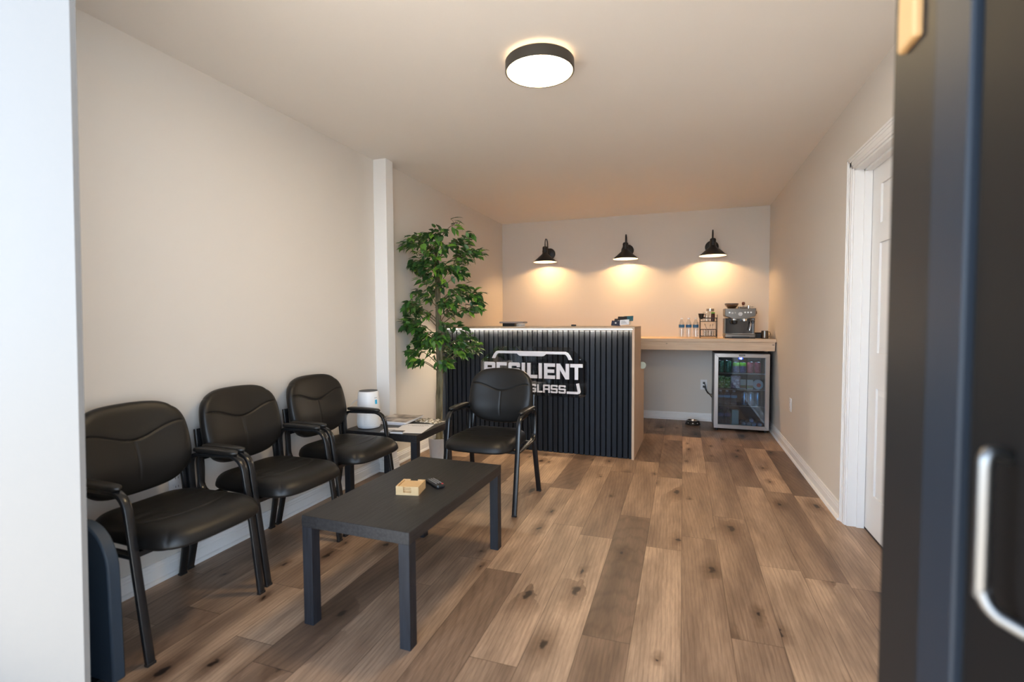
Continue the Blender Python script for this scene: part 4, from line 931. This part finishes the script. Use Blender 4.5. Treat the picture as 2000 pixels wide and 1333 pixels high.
# contents
FXc = (FX0+FX1)/2
def can_mat(name, c1, c2, scale=60):
    ma = cover_mat(name, [(0.42, c1), (0.6, c2)], scale); BS(ma).inputs['Metallic'].default_value = 0.35; BS(ma).inputs['Roughness'].default_value = 0.3; return ma
def can(x, y, z, m_, label, group, h=0.122, r=0.0325, band=None, name='drink_can'):
    t = thing(name, label, 'can', (x, y, z), 0, group)
    MB().lathe([(r*0.78, 0), (r*0.95, 0.006), (r, 0.012), (r, h-0.014), (r*0.84, h-0.004)], 28).build('can_body', m_, t)
    MB().lathe([(r*0.84, h-0.0038), (r*0.86, h), (r*0.80, h), (r*0.78, h-0.003), (0, h-0.003)], 28, cap0=False, cap1=False).build('can_lid', M_chrome, t)
    if band: MB().lathe([(r*1.01, h-0.040), (r*1.01, h-0.014), (r*0.86, h-0.0045)], 28, cap0=False, cap1=False).build('green_band', band, t)
    return t
mg = can_mat('green_can', (0.03, 0.14, 0.09), (0.10, 0.30, 0.18)); mb_ = can_mat('blue_can', (0.03, 0.05, 0.22), (0.18, 0.22, 0.5)); mr_ = can_mat('red_can', (0.55, 0.03, 0.07), (0.75, 0.12, 0.18))
lime = mat('lime_band', (0.22, 0.62, 0.03), 0.35)
S1, S2, S3, S4 = 0.616, 0.444, 0.270, 0.0505; yc = FY0+0.105
for i, (dx_, m_, bd_, lb, gr, h_) in enumerate((( -0.193, mg, None, 'green drink can at the far left of the top cooler shelf', 'green cans in the cooler', 0.128), (-0.123, mg, None, 'green drink can second from the left on the top shelf', 'green cans in the cooler', 0.128),
     (-0.045, mb_, lime, 'blue drink can with lime top, left one of two', 'blue cans in the cooler', 0.112), (0.022, mb_, lime, 'blue drink can with lime top beside the red cans', 'blue cans in the cooler', 0.112),
     (0.094, mr_, None, 'red drink can next to the blue cans on the top shelf', 'red cans in the cooler', 0.115), (0.163, mr_, None, 'red drink can at the far right of the top shelf', 'red cans in the cooler', 0.115))):
    can(FXc+dx_, yc, S1, m_, lb, gr, h=h_, band=bd_)
def pouch(x, y, z, wd_, h, th, m_, label, seed, name='snack_bag'):
    rnd = random.Random(seed); n = 12; vs = []; fs = []
    for k in (1, -1):
        for j in range(n+1):
            for i in range(n+1):
                u, v = -1+2*i/n, -1+2*j/n; e = max(0, (1-u**4)*(1-v**4))
                vs.append((wd_/2*u*(1-0.06*(1-v*v)), -k*(th/2*e**0.6+0.0008)+k*rnd.uniform(-0.004, 0.004)*e, h*(v+1)/2))
    B = (n+1)**2
    for j in range(n):
        for i in range(n):
            q = (j*(n+1)+i, j*(n+1)+i+1, (j+1)*(n+1)+i+1, (j+1)*(n+1)+i); fs.append(q); fs.append(tuple(B+a for a in reversed(q)))
    for i in range(n):
        for a, b in ((i, i+1), (n*(n+1)+i+1, n*(n+1)+i), ((i+1)*(n+1), i*(n+1)), (i*(n+1)+n, (i+1)*(n+1)+n)): fs.append((b, a, B+a, B+b))
    o = MB().add(vs, fs).build(name, m_, angle=25); o.location = (x, y, z); return tag(o, label, 'bag', 'bags on the second cooler shelf')
mgp = cover_mat('green_pouch', [(0.4, (0.04, 0.14, 0.05)), (0.55, (0.30, 0.5, 0.08)), (0.65, (0.6, 0.75, 0.6))], 45)
mpp = cover_mat('pink_pouch', [(0.4, (0.20, 0.12, 0.20)), (0.55, (0.5, 0.35, 0.42)), (0.65, (0.75, 0.7, 0.8))], 35)
pouch(FXc-0.195, yc, S2, 0.075, 0.135, 0.05, mgp, 'green bag at the far left of the second cooler shelf', 3)
pouch(FXc-0.130, yc-0.005, S2, 0.070, 0.125, 0.05, mgp, 'green bag beside the pinkish pack on the second shelf', 4)
pouch(FXc-0.045, yc, S2, 0.105, 0.135, 0.06, mpp, 'shiny pinkish clear pack on the second cooler shelf', 5)
def carton(x, y, z, wd_, h, dpth, main, band, label, cat='carton', grp=None, gable=False):
    t = thing('drink_carton', label, cat, (x, y, z), 0, grp)
    b = MB(); b.rbox(-wd_/2, wd_/2, -dpth/2, dpth/2, 0, h, 0.002)
    if gable: b.prism([(-wd_/2, h-0.001), (wd_/2, h-0.001), (wd_/2*0.9, h+0.025), (-wd_/2*0.9, h+0.025)], -0.003, 0.003)
    b.build('box', main, t)
    if band: MB().box(-wd_/2-0.0004, wd_/2+0.0004, -dpth/2-0.0006, dpth/2, h*0.12, h*0.42).build('printed_band', band, t)
    return t
mw = mat('carton_white', (0.62, 0.62, 0.58), 0.5)
carton(FXc+0.022, yc, S2, 0.062, 0.098, 0.04, mw, cover_mat('green_print', [(0.45, (0.12, 0.35, 0.05)), (0.55, (0.5, 0.1, 0.05))], 70), 'small white juice carton with green print on the second shelf', grp='juice cartons')
carton(FXc+0.092, yc, S2, 0.058, 0.098, 0.04, mw, cover_mat('pink_print', [(0.45, (0.55, 0.15, 0.18)), (0.55, (0.3, 0.45, 0.1))], 70), 'small white juice carton with pink print on the second shelf', grp='juice cartons')
rt_ = thing('round_tub', 'round white tub with a red dot on the second cooler shelf', 'tub', (FXc+0.170, yc, S2+0.050))
Tt = Matrix.Rotation(PI/2, 4, 'X')
MB().lathe([(0.046, -0.018), (0.050, -0.014), (0.050, 0.016), (0.046, 0.020), (0.0, 0.020)], 40, Tt, cap1=False).build('tub', mat('tub_white', (0.6, 0.63, 0.66), 0.4), rt_)
MB().lathe([(0.0, 0.0206), (0.021, 0.0206)], 32, Matrix.Translation((0.004, 0, -0.004)) @ Tt, False, False).build('red_dot', mat('red_print', (0.75, 0.06, 0.04), 0.5), rt_)
for dx_, lb in ((-0.195, 'clear water bottle at the left of the third cooler shelf'), (-0.130, 'clear water bottle second on the third cooler shelf'), (-0.062, 'clear water bottle third on the third cooler shelf')):
    water_bottle(lb, (FXc+dx_, yc, S3), band=(0.35, 0.55, 0.75), h=0.150, group='water bottles in the cooler')
ms_ = mat('silver_blue_can', (0.35, 0.48, 0.62), 0.25, 0.8)
for dx_, lb in ((0.040, 'tall silver blue can, left of three on the third shelf'), (0.104, 'tall silver blue can, middle of three on the third shelf'), (0.168, 'tall silver blue can, right of three on the third shelf')):
    can(FXc+dx_, yc, S3, ms_, lb, 'silver cans in the cooler', h=0.135, r=0.028, name='tall_can')
for dx_, lb in ((-0.188, 'dark capped bottle at the bottom left of the cooler'), (-0.118, 'dark capped bottle beside the teal carton at the cooler bottom')):
    water_bottle(lb, (FXc+dx_, yc, S4), band=(0.20, 0.16, 0.28), h=0.185, group='bottles at the cooler bottom', cap=(0.12, 0.05, 0.10))
carton(FXc-0.048, yc, S4, 0.066, 0.165, 0.06, mat('teal_carton', (0.30, 0.52, 0.50), 0.5), None, 'tall pale teal carton at the bottom of the cooler')
for i, (dx_, dz_, lb) in enumerate(((0.034, 0.028, 'can lying on its side, left end of the cooler bottom row'), (0.082, 0.026, 'can lying on its side, second at the cooler bottom'), (0.132, 0.028, 'can lying on its side, third at the cooler bottom'), (0.186, 0.028, 'can lying on its side, right end of the cooler bottom'), (0.107, 0.074, 'can lying on top of the other lying cans'))):
    r_ = 0.024; b = MB(); b.lathe([(r_*0.8, 0), (r_, 0.005), (r_, 0.11), (r_*0.8, 0.118), (0.0, 0.116)], 28, Tt, cap1=False)
    o = b.build('lying_can', mat('dull_can_end', (0.30, 0.34, 0.36), 0.35, 0.5) if i < 2 else ms_); o.location = (FXc+dx_, FY0+0.19, S4+(r_+0.0005 if i < 4 else r_*2.75)); tag(o, lb, 'can', 'cans lying at the cooler bottom')

# dog bowl
db = thing('pet_bowl', 'black and steel pet bowl on the floor under the worktop', 'bowl', (0.112, 5.955, 0))
MB().lathe([(0.082, 0), (0.084, 0.004), (0.068, 0.040), (0.060, 0.046), (0.056, 0.044)], 40, cap1=False).build('outer_shell', M_blackpl, db)
MB().lathe([(0.066, 0.0445), (0.068, 0.048), (0.060, 0.048), (0.050, 0.020), (0.040, 0.014), (0.0, 0.013)], 40, cap0=False, cap1=False).build('steel_liner', M_chrome, db)
b = MB()
for k in range(3):
    T = Matrix.Rotation(math.radians(-90-40+k*40), 4, 'Z'); b.rbox(0.066, 0.077, -0.008, 0.008, 0.014, 0.026, 0.002, T)
b.build('printed_marks', M_whitepl, db)

# ================================================================== ficus
random.seed(11)
TX, TY = -1.945, 3.76
tree = thing('artificial_ficus', 'tall artificial ficus tree in a pale pot left of the desk', 'plant', (0, 0, 0))
pot = MB().lathe([(0.070, 0), (0.078, 0.004), (0.094, 0.20), (0.096, 0.205), (0.090, 0.205), (0.086, 0.17), (0.0, 0.17)], 48, Matrix.Translation((TX, TY, 0)), cap1=False).build('pot', mat('pale_grey_pot', (0.62, 0.60, 0.60), 0.5), tree)
MB().lathe([(0.0, 0.172), (0.085, 0.172)], 32, Matrix.Translation((TX, TY, 0)), False, False).build('moss', mat('moss', (0.05, 0.06, 0.02), 0.9), pot)
M_bark = mat('ficus_bark', (0.17, 0.145, 0.075), 0.8); nb = noise_bump(M_bark, 30, 0.8, 0.01, 6, stretch=(1, 1, 0.25))
r = N(M_bark, 'ValToRGB'); r.color_ramp.elements[0].position = 0.35; r.color_ramp.elements[0].color = (0.075, 0.062, 0.03, 1); r.color_ramp.elements[1].position = 0.7; r.color_ramp.elements[1].color = (0.26, 0.22, 0.13, 1)
LK(M_bark, nb.outputs[0], r.inputs[0]); LK(M_bark, r.outputs[0], BS(M_bark).inputs['Base Color'])
for k in range(4):
    pts, rad = [], []
    for i in range(26):
        z = 0.15+i*0.066; a = k*PI/2+z*1.3+0.4*math.sin(z*7+k); rr_ = 0.019*(1-0.45*z/1.8) if k else 0.004
        pts.append((TX+0.010*math.sin(z*2.2)+rr_*math.cos(a), TY+rr_*math.sin(a), z)); rad.append((0.0205+0.0025*math.sin(z*31+k*2))*(1-0.58*(z/1.9)))
    MB().tube(pts, rad, 9).build('stem', M_bark, tree)
# clusters: (x, z, half width, half height, leaves)
def px(zx, zy):  # photo measure -> metres in the plant's plane
    return TX+(zx-485)/4.1667*0.00418*1.10, 1.204-(zy-857)/4.1667*0.00418*1.08
cl_ = [(640,140,40,60,9),(540,210,70,45,22),(430,235,80,45,24),(290,235,80,45,26),(330,290,60,45,20),(620,270,90,50,34),(700,215,45,35,8),(500,330,130,80,64),(640,360,100,60,44),(790,360,65,35,13),
       (260,430,80,45,22),(380,430,90,55,36),(500,460,110,70,48),(640,480,80,60,34),(700,520,50,35,12),(400,540,60,55,20),(540,590,80,50,24),(620,610,60,40,14),(380,620,55,35,12),(300,650,80,28,12),
       (420,680,50,35,10),(640,660,90,50,32),(750,680,60,55,26),(780,750,45,50,14),(600,740,90,50,30),(690,780,60,45,16),(560,800,60,50,14),(210,740,85,32,20),(330,750,80,38,18),(280,800,90,40,18),(430,820,50,45,10),
       (220,880,55,55,22),(330,880,80,60,30),(260,950,80,45,22),(380,950,60,45,18),(560,910,80,45,16),(640,930,60,35,8),(280,1020,75,50,22),(400,1010,80,60,30),(520,1000,100,60,38),(640,1010,80,50,26),(560,1080,100,55,36),(430,1090,80,60,24),(690,1080,60,50,20),(760,1070,55,50,14),
       (300,1090,70,60,20),(250,1170,60,40,14),(360,1170,60,40,16),(500,1170,60,50,16),(560,1180,50,45,12),(640,1130,60,40,10),(480,1220,45,40,8)]
leaf = MB(); br_ = MB()
def add_leaf(p, d, up_, ln, wd_):
    d = d.normalized(); sd = d.cross(up_).normalized(); nn = sd.cross(d)
    q = [p, p+d*ln*0.28+sd*wd_*0.42+nn*ln*0.03, p+d*ln*0.55+sd*wd_*0.46+nn*ln*0.03, p+d*ln*0.82+sd*wd_*0.22-nn*ln*0.03, p+d*ln*1.06-nn*ln*0.16,
         p+d*ln*0.82-sd*wd_*0.22-nn*ln*0.03, p+d*ln*0.55-sd*wd_*0.46+nn*ln*0.03, p+d*ln*0.28-sd*wd_*0.42+nn*ln*0.03, p+d*ln*0.3-nn*ln*0.02, p+d*ln*0.58-nn*ln*0.03, p+d*ln*0.84-nn*ln*0.07]
    leaf.add(q, [(0,1,8),(1,2,9,8),(2,3,10,9),(3,4,10),(0,8,7),(7,8,9,6),(6,9,10,5),(5,10,4)])
for cx_, cz_, rx_, rz_, nn_ in cl_:
    X, Z = px(cx_, cz_); RXX, RZZ = rx_/4.1667*0.00455, rz_/4.1667*0.0045
    off = random.uniform(-0.16, 0.16)*(1.0 if abs(cx_-485) < 160 else 0.55)
    zt = Z-0.10-0.25*abs(X-TX); c0 = Vector((TX+0.01, TY, max(0.75, zt))); c1 = Vector((X, TY+off, Z))
    mid = c0.lerp(c1, 0.5)+Vector((0, 0, 0.05)); P_ = arc(c0, mid, c1, 6); br_.tube(P_, [0.0045, 0.004, 0.0035, 0.003, 0.0025, 0.002, 0.0015], 6)
    for _ in range(int(nn_*1.7)):
        while True:
            a, b, c = random.uniform(-1, 1), random.uniform(-1, 1), random.uniform(-1, 1)
            if a*a+b*b+c*c <= 1: break
        p = c1+Vector((a*RXX, b*max(RXX, 0.05)*1.0, c*RZZ)); p.x = max(p.x, XL2+0.05)
        out = Vector((p.x-TX, (p.y-TY)*1.2, 0))
        out = out.normalized() if out.length > 0.02 else Vector((random.uniform(-1, 1), random.uniform(-1, 1), 0)).normalized()
        ax = Vector((random.uniform(-1, 1), random.uniform(-1, 1), 0))
        d = out*0.8+ax*0.7+Vector((0, 0, random.uniform(-1.0, 0.35)))
        ln = random.uniform(0.050, 0.080); up_ = Vector((random.uniform(-0.6, 0.6), random.uniform(-0.9, 0.3), 1))
        if p.x+d.normalized().x*ln*1.1 < XL2+0.01: d.x = abs(d.x)*0.3
        add_leaf(p, d, up_, ln, ln*random.uniform(0.50, 0.62))
        if random.random() < 0.30: br_.tube([c1.lerp(p, 0.15), p.lerp(c1, 0.4)+Vector((0, 0, 0.008)), p], [0.0013, 0.0011, 0.0008], 4)
ml = mat('ficus_leaf', (0.05, 0.14, 0.03), 0.42)
g = N(ml, 'NewGeometry'); r = N(ml, 'ValToRGB'); e = r.color_ramp.elements
e[0].color = (0.016, 0.055, 0.016, 1); e[1].color = (0.19, 0.36, 0.04, 1)
for p, c in ((0.45, (0.028, 0.095, 0.022)), (0.75, (0.06, 0.18, 0.025)), (0.9, (0.12, 0.28, 0.03))): q = e.new(p); q.color = (*c, 1)
LK(ml, g.outputs['Random Per Island'], r.inputs[0])
bmx = N(ml, 'Mix', data_type='RGBA', blend_type='MIX'); LK(ml, g.outputs['Backfacing'], bmx.inputs[0]); LK(ml, r.outputs[0], bmx.inputs[6])
lt = N(ml, 'Mix', data_type='RGBA', blend_type='ADD'); lt.inputs[0].default_value = 0.35; LK(ml, r.outputs[0], lt.inputs[6]); lt.inputs[7].default_value = (0.10, 0.14, 0.06, 1)
LK(ml, lt.outputs[2], bmx.inputs[7]); LK(ml, bmx.outputs[2], BS(ml).inputs['Base Color'])
lf = MB(); leaf_o = bpy.data.meshes.new('foliage'); leaf_o.from_pydata([tuple(v) for v in leaf.v], [], leaf.f); leaf_o.materials.append(ml)
for p in leaf_o.polygons: p.use_smooth = True
fo = bpy.data.objects.new('foliage', leaf_o); col.objects.link(fo); fo.parent = tree; fo['kind'] = 'stuff'
bo = br_.build('branches', mat('twig', (0.14, 0.11, 0.06), 0.8), tree)

# ================================================================== navy panel just inside the entrance
nv = thing('display_board', 'dark navy board with a rounded top standing beside the white jamb', 'board', (-1.962, 1.08, 0), 0.0)
pts = [(-0.225, 0.02), (0.226, 0.02), (0.222, 0.30)]
for i in range(0, 11):
    a = math.radians(i*9.0); pts.append((0.090+0.130*math.cos(a), 0.38+0.155*math.sin(a)))
for i in range(0, 11):
    a = math.radians(90+i*9.0); pts.append((-0.095+0.130*math.cos(a), 0.38+0.155*math.sin(a)))
MB().prism(pts, -0.02, 0.02).build('board', mat('navy_laminate', (0.022, 0.038, 0.060), 0.55), nv, bevel=0.006)
b = MB(); b.rbox(-0.16, 0.16, -0.05, 0.05, 0, 0.02, 0.004); b.build('foot', M_blackpl, nv)
